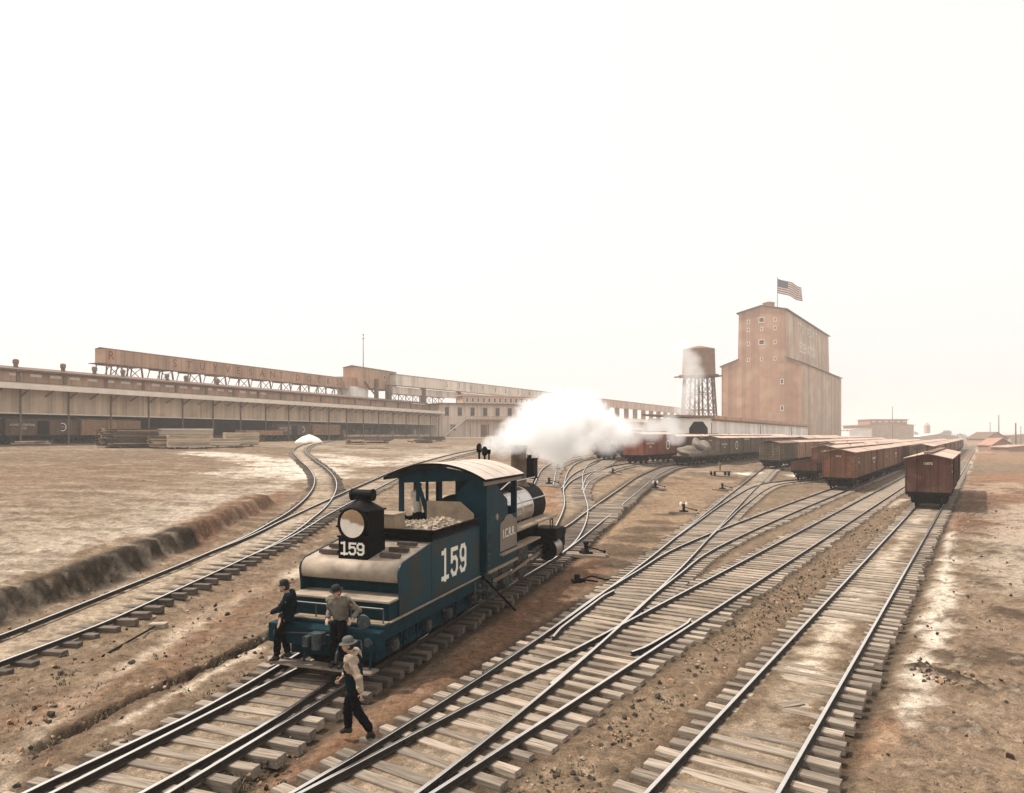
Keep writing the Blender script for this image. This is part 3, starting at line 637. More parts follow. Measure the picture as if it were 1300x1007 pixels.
for x in (-1.15, -.4, .45, 1.2): mb.cyl((x, -.60, 1.03), (x, -.60, 1.34), .016, n=8)
mb.build('grab_rail', M_journal_rail, ten)
mb = MB()                                              # coupler, lift lever, hose, poling pockets
mb.box(-.14, .14, -1.25, -.98, .66, .90); mb.cyl((.08, -1.30, .62), (.08, -1.30, .94), .09, n=14); mb.box(-.16, -.04, -1.42, -1.2, .68, .88)
mb.tube([(-.9, -1.04, .80), (-.1, -1.06, .86), (.95, -1.04, .80), (1.0, -1.1, .64)], .016); mb.tube([(.42, -1.0, .66), (.45, -1.14, .50), (.44, -1.16, .34)], .03)
for x in (-1.08, 1.08): mb.cyl((x, -.99, .76), (x, -1.03, .76), .10, .08, 14)
mb.lathe([(.14, 0), (.16, .02), (.14, .04)], (.98, -1.02, 1.16), (0, 1, 0), 20)
mb.build('coupler', mat('dusty_iron', (.03, .04, .042), .6, 0, .5, 6, patch=((.20, .17, .13), 7, .6)), ten)
M_journal = mat('dusty_casting', (.035, .038, .036), .7, 0, .5, 5, .2, 20, patch=((.24, .20, .16), 9, .58))
for yc in (.75, 3.55):
    mb = MB()
    for sx in (-1, 1):
        x = sx * 1.06
        mb.tube([(x, yc - 1.0, .62), (x, yc - .45, .80), (x, yc + .45, .80), (x, yc + 1.0, .62)], .045, 6); mb.tube([(x, yc - 1.0, .50), (x, yc - .35, .30), (x, yc + .35, .30), (x, yc + 1.0, .50)], .04, 6)
        mb.box(x - .06, x + .06, yc - .30, yc + .30, .30, .42)
        for k in range(3): mb.lathe([(.07, 0), (.08, .04), (.06, .07), (.08, .11), (.06, .14), (.08, .18), (.06, .21), (.08, .25), (.07, .28)], (x, yc - .16 + k * .16, .44), (0, 0, 1), 10)
        mb.bar((x + .02 * sx, yc - .38, .28), (x + .02 * sx, yc - .38, .84), .05); mb.bar((x + .02 * sx, yc + .38, .28), (x + .02 * sx, yc + .38, .84), .05)
    mb.box(-1.10, 1.10, yc - .16, yc + .16, .36, .46); mb.box(-1.06, 1.06, yc - 1.0, yc + 1.0, .52, .58)
    tk = mb.build('truck', M_tealflat, ten)
    for yy in (yc - .8, yc + .8):
        for sx in (-1, 1):
            m2 = MB(); m2.lathe([(.30, -.06), (.40, -.06), (.42, .05), (.45, .05), (.45, .08), (.30, .08)], (sx * .76, yy, .43), (-sx, 0, 0), 32); m2.cyl((sx * .72, yy, .43), (sx * .80, yy, .43), .32, n=28); m2.build('wheel', M_blackiron, tk)
            m2 = MB(); m2.box(sx * 1.12 - .09, sx * 1.12 + .09, yy - .12, yy + .12, .34, .58); m2.box(sx * 1.20 - .02, sx * 1.20 + .03, yy - .09, yy + .09, .37, .55); m2.build('journal_box', M_journal, tk, bevel=.015)
for sx in (1, -1):                                     # side steps between tender and cab
    mb = MB(); x = sx * 1.25
    mb.bar((x, 4.25, .93), (x + .06 * sx, 4.18, .42), .06, .02); mb.bar((x, 4.6, .93), (x + .06 * sx, 4.5, .42), .06, .02); mb.box(min(x - .1 * sx, x + .2 * sx), max(x - .1 * sx, x + .2 * sx), 4.12, 4.56, .40, .43); mb.box(min(x - .1 * sx, x + .16 * sx), max(x - .1 * sx, x + .16 * sx), 4.2, 4.6, .68, .71)
    mb.build('side_step', M_journal, ten)

# ---- engine
eo = LO + Vector(d19) * S0
eng = thing('steam_locomotive', 'teal-black steam switching engine with arched cab roof and polished boiler, lettered I.C.R.R.', 'locomotive', (eo.x, eo.y, 0), LROT)
class EB(MB):
    def build(self, name, mats, parent=None, **k):
        self.v = [(x, y - S0, zz) for x, y, zz in self.v]; return MB.build(self, name, mats, parent, **k)
cabw = 1.36
mb = EB()
for sx in (1, -1):
    x0, x1 = (cabw - .04, cabw) if sx > 0 else (-cabw, -cabw + .04)
    mb.box(x0, x1, 4.85, 7.45, 1.08, 2.50)                                     # lower panel
    if sx > 0:
        mb.box(x0, x1, 4.85, 5.02, 2.50, 3.66)
        poly = [(5.02, 2.50), (5.02, 3.66), (5.35, 3.66), (6.15, 3.16), (6.15, 2.50)]; mb.prism(poly, (x0, 0, 0), (0, 1, 0), (0, 0, 1), (.04, 0, 0))
        mb.prism([(6.15, 2.5), (6.15, 3.16), (6.55, 2.98), (6.62, 2.5)], (x0, 0, 0), (0, 1, 0), (0, 0, 1), (.04, 0, 0))
    else:
        mb.box(x0, x1, 4.85, 4.97, 2.50, 3.66); mb.box(x0, x1, 5.78, 5.92, 2.50, 3.66); mb.box(x0, x1, 6.60, 6.74, 2.5, 3.66)
        mb.prism([(4.97, 2.5), (4.97, 2.85), (5.1, 2.6), (5.35, 2.5)], (x0, 0, 0), (0, 1, 0), (0, 0, 1), (.04, 0, 0))
    mb.box(x0, x1, 7.35, 7.45, 2.50, 3.66)
    mb.box(x0, x1, 5.02, 7.35, 3.56, 3.66)
# rear wall: posts, low panel, solid right third, arched brackets
mb.box(-cabw + .04, -cabw + .16, 4.83, 4.89, 1.08, 3.70); mb.box(-cabw + .16, cabw - .04, 4.83, 4.88, 1.08, 2.30)
mb.prism([(.42, 2.3), (.42, 3.0), (.55, 3.35), (.8, 3.6), (.95, 3.82), (1.32, 3.70), (1.32, 2.3)], (0, 4.83, 0), (1, 0, 0), (0, 0, 1), (0, .05, 0))
mb.prism([(-1.32, 3.70), (-.9, 3.85), (0, 3.99), (.95, 3.83), (.8, 3.62), (-1.2, 3.52)], (0, 4.83, 0), (1, 0, 0), (0, 0, 1), (0, .05, 0))
mb.box(-.80, -.70, 4.835, 4.875, 3.0, 3.6)
mb.prism([(-.80, 3.55), (-.70, 3.55), (-.25, 2.30), (-.42, 2.30)], (0, 4.836, 0), (1, 0, 0), (0, 0, 1), (0, .038, 0))
mb.prism([(.42, 2.3), (.42, 2.95), (.2, 2.82), (.02, 2.55), (-.05, 2.3)], (0, 4.836, 0), (1, 0, 0), (0, 0, 1), (0, .038, 0))
# front wall with two windows
mb.box(-cabw + .04, cabw - .04, 7.40, 7.44, 1.08, 2.70); mb.box(-cabw + .04, cabw - .04, 7.40, 7.44, 3.45, 3.72)
for x in (-1.25, -.62, .62, 1.25): mb.box(x - .08, x + .08, 7.40, 7.44, 2.70, 3.45)
mb.box(-.54, .54, 7.40, 7.44, 2.7, 3.45)
cab = mb.build('cab', [M_teal], eng)
mb = EB()                                              # cab roof: arched canvas slab
roof = []; NRF = 16
for i in range(NRF + 1):
    t = i / NRF * 2 - 1; roof.append((1.54 * t, 4.12 - .42 * abs(t) ** 2.1))
n = NRF + 1
vs = [(x, y, zz) for y in (4.28, 7.62) for x, zz in roof] + [(x, y, zz - .07) for y in (4.28, 7.62) for x, zz in roof]
mb.add(vs, [(i, i + 1, n + i + 1, n + i) for i in range(NRF)], 0, True); mb.add(vs, [(2 * n + i, 3 * n + i, 3 * n + i + 1, 2 * n + i + 1) for i in range(NRF)], 1, True)
mb.add(vs, [(i, 2 * n + i, 2 * n + i + 1, i + 1) for i in range(NRF)], 1); mb.add(vs, [(n + i, n + i + 1, 3 * n + i + 1, 3 * n + i) for i in range(NRF)], 1)
mb.add(vs, [(0, n, 3 * n, 2 * n), (n - 1, 3 * n - 1, 4 * n - 1, 2 * n - 1)], 1)
for k in (1, 2, 3): mb.add([(x, 4.28 + k * .835 + e, zz + .004 + h) for h in (0, .008) for e in (-.012, .012) for x, zz in roof], [f for i in range(NRF) for f in ((2 * n + i, 2 * n + i + 1, 3 * n + i + 1, 3 * n + i), (i, 2 * n + i, 2 * n + i + 1, i + 1) , (n + i, n + i + 1, 3 * n + i + 1, 3 * n + i))], 0)
mb.build('cab_roof', [M_canvas, M_blackiron], eng)
mb = EB(); mb.box(1.44, 1.48, 4.4, 7.55, 3.52, 3.69); mb.build('eave_board', M_umber, eng)
mb = EB()
poly = [(5.9, 1.50), (5.9, 2.30), (6.05, 2.36)] + [(6.65 + .42 * math.cos(a), 2.36 + .16 * math.sin(a)) for a in np.linspace(R(170), R(10), 9)] + [(7.25, 2.36), (7.38, 2.30), (7.38, 1.50)]
mb.prism(poly, (cabw + .004, 0, 0), (0, 1, 0), (0, 0, 1), (.012, 0, 0)); pn = mb.build('name_panel', M_umber, cab)
lt = text_mesh('I.C.R.R.', .37, M_white, (cabw + .02, 6.66 - S0, 1.98), (0, 1, 0), (0, 0, 1), .003, space=1.0); obj('lettering', lt, pn)
mb = EB(); mb.cyl((cabw, 5.62, 2.55), (cabw + .03, 5.62, 2.55), .09, n=16); mb.build('vent', M_tan, cab)
mb = EB(); mb.box(1.10, 1.48, 5.85, 9.6, 1.40, 1.45); mb.box(-1.48, -1.10, 5.85, 9.6, 1.40, 1.45); mb.box(1.36, 1.42, 4.9, 7.4, 1.05, 1.12); mb.build('side_ledge', M_tan, eng)
mb = EB()
for sx in (1, -1): mb.box(min(sx * .70, sx * 1.30), max(sx * .70, sx * 1.30), 7.45, 12.4, 1.84, 1.90)
mb.build('running_board', M_tan, eng, bevel=.01)
BZ = 2.28
mb = EB(); mb.cyl((0, 5.9, BZ), (0, 7.42, BZ), .86, n=40); mb.box(-.7, .7, 5.9, 9.2, .95, 1.9)
for k in range(9): mb.cyl((random.uniform(-.5, .5), 5.9, BZ + random.uniform(-.3, .5)), (random.uniform(-.5, .5), 5.72, BZ + random.uniform(-.3, .5)), .03, n=8)
for a in range(5): mb.cyl((-.5 + a * .25, 5.78, BZ + .2 + .15 * (a % 2)), (-.5 + a * .25, 5.9, BZ + .2 + .15 * (a % 2)), .09, n=16)
mb.build('backhead', M_tealflat, eng)
mb = EB(); mb.cyl((0, 7.44, BZ), (0, 11.2, BZ), .76, n=48); bo = mb.build('boiler', M_steel, eng)
mb = EB()
for y in (7.55, 8.7, 9.9, 11.1): mb.lathe([(.765, -.035), (.772, -.03), (.772, .03), (.765, .035)], (0, y, BZ), (0, 1, 0), 48)
mb.build('band', M_brightsteel, bo)
mb = EB(); mb.cyl((0, 11.2, BZ), (0, 12.55, BZ), .78, n=48); mb.lathe([(.78, 0), (.79, .03), (.72, .06), (.60, .07), (.58, .12), (.2, .16), (.05, .17)], (0, 12.55, BZ), (0, 1, 0), 40); mb.box(-.55, .55, 11.3, 12.4, .95, 1.7); sb = mb.build('smokebox', M_blackiron, eng)
mb = EB(); mb.lathe([(.42, 0), (.32, .10), (.29, .25), (.29, 1.36), (.34, 1.42), (.35, 1.52), (.29, 1.53), (.25, 1.30), (.25, 1.0)], (0, 11.68, 2.98), (0, 0, 1), 32); mb.build('smokestack', mat('stack_iron', (.11, .072, .05), .6, .1, .35, 5, .1, 30), eng)
mb = EB(); mb.lathe([(.50, 0), (.40, .10), (.38, .2), (.38, .62), (.34, .80), (.20, .92), (.05, .95)], (0, 7.98, 2.98), (0, 0, 1), 32)
for x, h in ((-.1, 4.62), (.09, 4.52)): mb.cyl((x, 7.95, 3.9), (x, 7.95, h - .25), .035, n=10); mb.lathe([(.05, 0), (.09, .05), (.09, .22), (.04, .30)], (x, 7.95, h - .3), (0, 0, 1), 14)
mb.cyl((.2, 8.05, 3.85), (.2, 8.05, 4.28), .03, n=8); mb.cyl((.2, 8.05, 4.28), (.2, 8.05, 4.42), .06, n=12)
mb.build('steam_dome', M_blackiron, eng)
mb = EB(); mb.lathe([(.42, 0), (.34, .10), (.33, .4), (.28, .52), (.12, .60)], (0, 9.8, 2.98), (0, 0, 1), 28); mb.build('sand_dome', M_blackiron, eng)
mb = EB(); mb.lathe([(.2, 0), (.17, .05), (.12, .22), (.05, .3)], (0, 10.7, 3.12), (0, 0, 1), 20); mb.tube([(-.25, 10.7, 2.98), (-.25, 10.7, 3.42), (.25, 10.7, 3.42), (.25, 10.7, 2.98)], .03); mb.build('bell', M_tan, eng)
mb = EB(); mb.box(-.26, .26, 12.75, 13.25, 3.25, 3.95); mb.box(-.29, .29, 12.72, 13.28, 3.95, 3.99); mb.cyl((0, 13.0, 3.99), (0, 13.0, 4.12), .09, n=14); mb.cyl((0, 13.25, 3.58), (0, 13.3, 3.58), .22, n=24); mb.box(-.3, .3, 12.6, 13.2, 3.20, 3.25)
for x in (-.24, .24): mb.bar((x, 12.5, 2.85), (x, 13.0, 3.22), .05)
mb.build('front_lamp', M_blackiron, eng, bevel=.008)
mb = EB()
for sx in (1, -1):
    mb.tube([(sx * .86, 7.5, 2.62), (sx * .86, 12.3, 2.62)], .022)
    for y in (7.7, 9.2, 10.7, 12.2): mb.cyl((sx * .74, y, 2.55), (sx * .86, y, 2.62), .02, n=8)
mb.tube([(.45, 8.3, 3.05), (.55, 9.0, 3.3), (.55, 11.9, 3.32)], .02)
mb.build('handrail', M_brightsteel, eng)
# frames, drivers, rods, cylinders
mb = EB(); 
for sx in (1, -1): mb.box(sx * .52 - .06, sx * .52 + .06, 4.9, 13.1, .70, 1.02)
mb.box(-1.30, 1.30, 4.75, 5.6, .90, 1.08); mb.box(-.6, .6, 5.6, 9.3, .45, 1.0); mb.build('frame', M_tealflat, eng)
for yd in (6.55, 8.1, 9.65):
    for sx in (1, -1):
        mb = EB(); spoked_wheel(mb, (sx * .77, yd, .645), .62, .13, 12, side=sx, counter=True)
        mb.build('driving_wheel', M_journal if sx > 0 else M_blackiron, eng)
mb = EB()
for sx in (1, -1):
    x = sx * .90
    mb.bar((x, 6.5, .50), (x, 9.7, .50), .05, .11); mb.bar((x + .07 * sx, 8.05, .50), (x + .07 * sx, 11.2, .68), .05, .10); mb.cyl((x + .06 * sx, 11.1, .68), (x + .06 * sx, 11.7, .68), .04, n=10); mb.box(x - .02, x + .14, 10.95, 11.25, .56, .80); mb.box(x, x + .1, 10.6, 11.7, .84, .89); mb.box(x, x + .1, 10.6, 11.7, .46, .51)
    for y in (6.55, 8.1, 9.65): mb.cyl((x - .05 * sx, y, .50), (x + .05 * sx, y, .50), .10, n=14)
mb.build('side_rods', M_brightsteel, eng)
for sx in (1, -1):
    mb = EB(); mb.cyl((sx * 1.10, 11.68, .66), (sx * 1.10, 12.62, .66), .36, n=32, mi=1); mb.lathe([(.38, -.06), (.39, -.03), (.38, 0)], (sx * 1.10, 11.68, .66), (0, 1, 0), 32); mb.lathe([(.38, 0), (.39, .03), (.38, .06), (.2, .10)], (sx * 1.10, 12.62, .66), (0, 1, 0), 32)
    mb.cyl((sx * 1.10, 11.45, .66), (sx * 1.10, 11.66, .66), .10, n=14)
    cy = mb.build('cylinder', [M_blackiron, mat('cylinder_jacket', (.30, .26, .22), .4, .6, .3, 4)], eng)
    mb = EB(); mb.box(sx * 1.04 - .40, sx * 1.04 + .40, 11.70, 12.62, 1.02, 1.40); mb.box(sx * 1.04 - .43, sx * 1.04 + .43, 11.67, 12.65, 1.40, 1.45); mb.tube([(sx * 1.2, 11.75, 1.45), (sx * 1.2, 11.75, 1.75), (sx * 1.2, 12.05, 1.8), (sx * 1.2, 12.1, 1.45)], .02); mb.build('valve_chest', M_blackiron, cy, bevel=.01)
mb = EB(); mb.box(-1.36, 1.36, 13.0, 13.3, .62, 1.05); mb.box(-1.3, 1.3, 13.3, 13.7, .20, .25); mb.box(-.15, .15, 13.3, 13.75, .7, .92); mb.box(1.05, 1.38, 12.95, 13.35, 1.05, 1.32)
for x in (-1.1, 1.1): mb.bar((x, 13.3, .7), (x, 13.5, .25), .05)
mb.build('pilot_beam', M_blackiron, eng, bevel=.015)
for sx in (1, -1):
    mb = EB()
    for y in (4.95, 5.4): mb.bar((sx * 1.30, y, 1.05), (sx * 1.34, y - .03, .42), .05, .02)
    mb.box(min(sx * 1.18, sx * 1.50), max(sx * 1.18, sx * 1.50), 4.88, 5.46, .40, .43); mb.box(min(sx * 1.18, sx * 1.46), max(sx * 1.18, sx * 1.46), 4.9, 5.44, .70, .73)
    mb.tube([(sx * 1.41, 4.9, 1.2), (sx * 1.42, 4.9, 2.2)], .018)
    mb.build('cab_step', M_journal, eng)
# pinch bar leaning on the tender step
mb = MB(); a = lo(4.95, 1.62); b = lo(5.0, 1.75)
q = G(654, 768); mb.tube([(lo(4.45, 1.42).x, lo(4.45, 1.42).y, 1.05), (q.x, q.y, ground_z(q.x, q.y) + .05)], .035, 8)
tag(mb.build('pinch_bar', M_blackiron), 'dark iron bar leaning from the ground against the tender step', 'iron bar')
# ---------------------------------------------------------------- people
M_skin = mat('skin', (.42, .26, .17), .6, 0, .12, 6)
M_hair = mat('dark_hair', (.02, .014, .01), .7)
M_coat = mat('dark_coat_cloth', (.005, .011, .014), .95, 0, .3, 12, .2, 60, spec=.04)
M_trous = mat('black_trouser_cloth', (.005, .005, .006), .95, 0, .3, 10, .2, 60, spec=.04)
M_felt = mat('black_felt', (.010, .009, .008), .85, 0, .3, 10)
M_greyshirt = mat('grey_work_shirt', (.135, .115, .09), .9, 0, .3, 9, .3, 25)
M_tanshirt = mat('tan_shirt_sleeves', (.31, .23, .165), .9, 0, .25, 9, .3, 25)
M_paleshirt = mat('pale_shirt', (.62, .54, .44), .9, 0, .15, 9, .3, 25)
M_leather = mat('boot_leather', (.018, .014, .011), .6)
M_greyfelt = mat('grey_felt', (.085, .08, .07), .9, 0, .2, 8)
def skin_mesh(chains, sub=2):
    """one continuous surface grown over chains of (x, y, z, radius); chains share points by equal coordinates"""
    vs, rr, es, idx = [], [], [], {}
    for ch in chains:
        last = None
        for x, y, zz, r in ch:
            k = (round(x, 4), round(y, 4), round(zz, 4))
            if k not in idx: idx[k] = len(vs); vs.append((x, y, zz)); rr.append(r)
            if last is not None and last != idx[k]: es.append((last, idx[k]))
            last = idx[k]
    me = bpy.data.meshes.new('figure'); me.from_pydata(vs, es, []); o = bpy.data.objects.new('figure', me); C.objects.link(o)
    md = o.modifiers.new('s', 'SKIN'); md.use_smooth_shade = True
    for i, r in enumerate(rr):
        sv_ = me.skin_vertices[0].data[i]; sv_.radius = r if isinstance(r, tuple) else (r, r); sv_.use_root = (i == 0)
    sb_ = o.modifiers.new('b', 'SUBSURF'); sb_.levels = sb_.render_levels = sub
    out = bpy.data.meshes.new_from_object(o.evaluated_get(bpy.context.evaluated_depsgraph_get()))
    bpy.data.objects.remove(o); return out
def lerp(a, b, t): return tuple(a[i] + (b[i] - a[i]) * t for i in range(3))
def head_mesh(c, yaw, pitch):
    bm = bmesh.new(); bmesh.ops.create_uvsphere(bm, u_segments=28, v_segments=20, radius=1)
    for v in bm.verts:
        x, y, zz = v.co
        w = .076 * (1 - .22 * max(0, -zz)) ; v.co = Vector((x * w, y * .096 + (.012 if zz < -.3 and y > 0 else 0), zz * .118))
        if y > .72 and abs(x) < .22: v.co.y += .020 * max(0, 1 - abs(zz + .12) / .26) * (1 - abs(x) / .22)        # nose
        if y > .6 and .18 < abs(x) < .55 and .0 < zz < .28: v.co.y -= .008                                       # eye sockets
        if y > .6 and abs(x) < .4 and -.52 < zz < -.42: v.co.y -= .004                                            # mouth line
        if abs(x) > .90 and abs(zz) < .3 and abs(y) < .35: v.co.x += .016 * (1 if x > 0 else -1)                  # ears
    M = Matrix.Translation(c) @ Matrix.Rotation(yaw, 4, 'Z') @ Matrix.Rotation(pitch, 4, 'X')
    bm.transform(M); me = bpy.data.meshes.new('head'); bm.to_mesh(me); bm.free(); return me, M
def hand_mesh(w, d, up, curl=.6, thumb=1):
    """palm, four unequal bent fingers and a side thumb; w wrist, d hand direction, up back of the hand"""
    w, d = Vector(w), Vector(d).normalized(); b = Vector(up); b = (b - d * b.dot(d)).normalized(); s = d.cross(b) * thumb
    m = [skin_mesh([[(*(w - d * .03), .024), (*(w + d * .03), (.032, .018)), (*(w + d * .085), (.036, .016))]], 1)]
    for k, (off, ln) in enumerate(((-.030, .070), (-.010, .080), (.010, .076), (.029, .060))):
        p = w + d * .075 + s * off; ch = [(*p, .0095)]; dd = d.copy(); ang = 0
        for j, f in enumerate((.45, .32, .23)):
            ang = curl * (.7 + .25 * j); ax = s; dd = Matrix.Rotation(-ang * thumb * .9, 3, ax) @ dd if False else (dd * math.cos(ang) - b * math.sin(ang)).normalized() if j == 0 else (dd * math.cos(ang * .8) + (-(b)) * math.sin(ang * .8)).normalized()
            p = p + dd * ln * f; ch.append((*p, .0092 - .0012 * j))
        m.append(skin_mesh([ch], 1))
    p = w + d * .02 - s * .030; q = p - s * .022 + d * .025 - b * .008; r = q - s * .004 + d * .030 - b * .014; m.append(skin_mesh([[(*p, .012), (*q, .0105), (*r, .009)]], 1)); return m
from mathutils import noise as mnoise
def crease(m, seed):
    """cloth folds pushed along the normals"""
    nn = [v.normal.copy() for v in m.vertices]; o = Vector((seed * 1.7, seed * .9, seed * 2.3))
    for v, n in zip(m.vertices, nn):
        c = v.co; a = mnoise.noise(Vector((c.x * 9, c.y * 9, c.z * 16)) + o); b = mnoise.noise(Vector((c.x * 20, c.y * 20, c.z * 34)) + o)
        v.co += n * ((1 - abs(a) * 2.2) * .011 + b * .006 - .004)
    m.update()
def join(meshes):
    bm = bmesh.new()
    for m in meshes: bm.from_mesh(m); bpy.data.meshes.remove(m)
    me = bpy.data.meshes.new('body'); bm.to_mesh(me); bm.free(); return me
def fuse(me, vox):
    o = bpy.data.objects.new('fuse', me); C.objects.link(o); md = o.modifiers.new('r', 'REMESH'); md.mode = 'VOXEL'; md.voxel_size = vox; md.use_smooth_shade = True
    sm = o.modifiers.new('sm', 'SMOOTH'); sm.factor = .5; sm.iterations = 2
    out = bpy.data.meshes.new_from_object(o.evaluated_get(bpy.context.evaluated_depsgraph_get())); bpy.data.objects.remove(o); return out
def person(label, loc, rotz, J, top, trousers, boots, hat, hatmat, vest=None, yaw=0.0, pitch=0.0, hair=True, vox=.008, curl=.6, beard=False):
    root = thing('person', label, 'person', loc, rotz)
    p, ch_, nk, hd = J['pelvis'], J['chest'], J['neck'], J['head']
    body = [[(*p, .08), (*lerp(p, ch_, .5), .075), (*ch_, .07), (*nk, .052), (*lerp(nk, hd, .55), .052)]]
    low = (p[0], p[1], p[2] - .13)
    shirt = [[(*low, (.165, .135)), (*p, (.168, .135)), (*lerp(p, ch_, .5), (.165, .132)), (*ch_, (.182, .142)), (*lerp(ch_, nk, .8), (.09, .08))]]
    trs = [[(*lerp(p, ch_, .3), (.14, .115)), (*p, (.150, .122))]]; bt = []; hands = []
    for k in ('l', 'r'):
        sh, el, wr, hp, kn, an, to = (J[k + n_] for n_ in ('sh', 'el', 'wr', 'hip', 'knee', 'ank', 'toe'))
        body.append([(*ch_, .07), (*sh, .030), (*lerp(sh, el, .5), .036), (*el, .034), (*lerp(el, wr, .35), .040), (*wr, .026)])
        shirt.append([(*ch_, (.182, .142)), (*sh, .092), (*lerp(sh, el, .5), .076), (*el, .064), (*lerp(el, wr, .5), .060), (*lerp(el, wr, .93), .046)])
        body.append([(*p, .08), (*hp, .075), (*kn, .055), (*an, .036), (*to, .03)])
        trs.append([(*p, (.150, .122)), (*hp, .108), (*lerp(hp, kn, .5), .096), (*kn, .080), (*lerp(kn, an, .45), .078), (*lerp(kn, an, .97), .070)])
        heel = lerp(an, to, -.35); heel = (heel[0], heel[1], to[2]); bt.append([[(*lerp(kn, an, .8), .052), (*an, .048), (*lerp(an, to, .45), (.046, .042)), (*to, (.040, .030))], [(*an, .048), (*heel, .034)]])
        dirv = Vector(wr) - Vector(el); hands += hand_mesh(wr, dirv, J.get(k + 'up', (0, -1, .2)), curl, 1 if k == 'r' else -1)
    hm, HM = head_mesh(Vector(hd), yaw, pitch)
    me = fuse(join([skin_mesh(body, 1), hm] + hands), vox); me.materials.clear(); me.materials.append(M_skin); obj('body', me, root)
    def cloth(nm, chains, mt, caps=()):
        m = skin_mesh(chains, 3)
        if caps:
            bm = bmesh.new(); bm.from_mesh(m)
            for c, r_ in caps: bmesh.ops.create_uvsphere(bm, u_segments=20, v_segments=14, radius=r_, matrix=Matrix.Translation(c))
            bm.to_mesh(m); bm.free(); m.polygons.foreach_set('use_smooth', [True] * len(m.polygons))
        crease(m, len(label)); m.materials.clear(); m.materials.append(mt); return obj(nm, m, root)
    cloth('shirt' if vest or top not in (M_coat,) else 'coat', shirt, top, [(Vector(lerp(ch_, J[k + 'sh'], f)), r_) for k in 'lr' for f, r_ in (((1.0, .090),) if vest else ((.62, .118), (1.0, .092)))] + [(Vector(J[k + 'el']), .066) for k in 'lr']); cloth('trousers', trs, trousers)
    for b_ in bt: cloth('boot', b_, boots)
    if vest:
        cloth('vest', [[(*low, (.172, .142)), (*p, (.182, .150)), (*lerp(p, ch_, .5), (.182, .150)), (*ch_, (.218, .178)), (*lerp(ch_, nk, .75), (.135, .12))], [(*ch_, (.200, .160)), (*lerp(ch_, J['lsh'], .66), .110)], [(*ch_, (.200, .160)), (*lerp(ch_, J['rsh'], .66), .110)]], vest)
    mb = MB()
    if hair: mb.sphere((0, -.012, .012), 1, 20, 14, 0, (.080, .094, .108)); 
    if beard: mb.sphere((0, .062, -.062), 1, 12, 8, 0, (.048, .040, .035))
    m = mb.mesh('hair', M_hair)
    for v in m.vertices:                                # hair keeps off the face
        if v.co.y > .035 and v.co.z < .06 and not beard: v.co.y = .02
    m.transform(HM); obj('hair', m, root)
    mb = MB(); prof = {'bowler': [(.135, .045), (.138, .052), (.128, .050), (.098, .046), (.096, .062), (.094, .105), (.078, .140), (.045, .158), (.005, .163)], 'brim': [(.152, .036), (.154, .044), (.14, .050), (.100, .052), (.096, .07), (.088, .125), (.06, .150), (.005, .140)],
                       'cap': [(.09, .05), (.105, .06), (.115, .10), (.09, .125), (.005, .13)]}[hat]
    mb.lathe(prof, (0, -.004, 0), (0, 0, 1), 28); 
    if hat == 'cap': mb.prism([(-.07, .06), (-.05, .13), (0, .15), (.05, .13), (.07, .06)], (0, 0, .045), (1, 0, 0), (0, 1, 0), (0, 0, .012))
    m = mb.mesh('hat', hatmat); m.transform(HM); obj('hat', m, root)
    mb = MB()
    for sx in (-1, 1): mb.sphere((sx * .030, .083, .018), .011, 8, 6, 0)
    m = mb.mesh('eyes', M_hair); m.transform(HM); obj('eyes', m, root)
    return root
def stand(**k):
    J = dict(pelvis=(0, 0, .90), chest=(0, 0, 1.26), neck=(0, .01, 1.42), head=(0, .03, 1.555), lsh=(-.19, 0, 1.36), rsh=(.19, 0, 1.36), lel=(-.24, -.03, 1.08), rel=(.24, -.03, 1.08), lwr=(-.25, .06, .84), rwr=(.25, .06, .84),
             lhip=(-.09, 0, .86), rhip=(.09, 0, .86), lknee=(-.10, .02, .47), rknee=(.10, .02, .47), lank=(-.10, 0, .09), rank=(.10, 0, .09), ltoe=(-.11, .16, .035), rtoe=(.11, .16, .035)); J.update(k); return J
# walking man, mid-stride towards the left rail, seen from his left side
person('man in dark vest, tan sleeves and brimmed hat striding past the tender', (-2.62, 11.80, -.14), R(82),
       stand(pelvis=(0, 0, .88), chest=(0, .03, 1.24), neck=(0, .07, 1.40), head=(0, .11, 1.53), lsh=(-.19, .02, 1.35), rsh=(.19, .05, 1.35), lel=(-.27, -.17, 1.09), lwr=(-.26, -.20, .83), rel=(.25, .12, 1.10), rwr=(.20, .30, .92),
             lknee=(-.09, -.08, .48), lank=(-.08, -.33, .14), ltoe=(-.08, -.23, .045), rhip=(.09, .02, .86), rknee=(.09, .16, .48), rank=(.09, .14, .09), rtoe=(.10, .30, .04), lup=(-1, 0, 0), rup=(1, 0, .3)),
       M_tanshirt, M_trous, M_leather, 'brim', M_greyfelt, vest=M_coat, yaw=R(12), pitch=R(-8), curl=.5)
# man in grey shirt leaning on the grab rail
q = lo(-1.03, .42)
person('man in grey work shirt and black bowler leaning on the tender rear grab rail', (q.x, q.y, .22), R(158),
       stand(pelvis=(0, -.10, .90), chest=(-.02, 0, 1.24), neck=(-.03, .04, 1.40), head=(-.02, .09, 1.525), lsh=(-.20, .0, 1.35), rsh=(.18, .02, 1.34), lel=(-.40, -.12, 1.15), lwr=(-.36, .05, 1.0), rel=(.28, -.10, 1.10), rwr=(.20, .10, .96), lup=(-.6, 0, 1), rup=(.5, 0, 1)),
       M_greyshirt, M_trous, M_leather, 'bowler', M_felt, yaw=R(-20), pitch=R(-14), curl=.8)
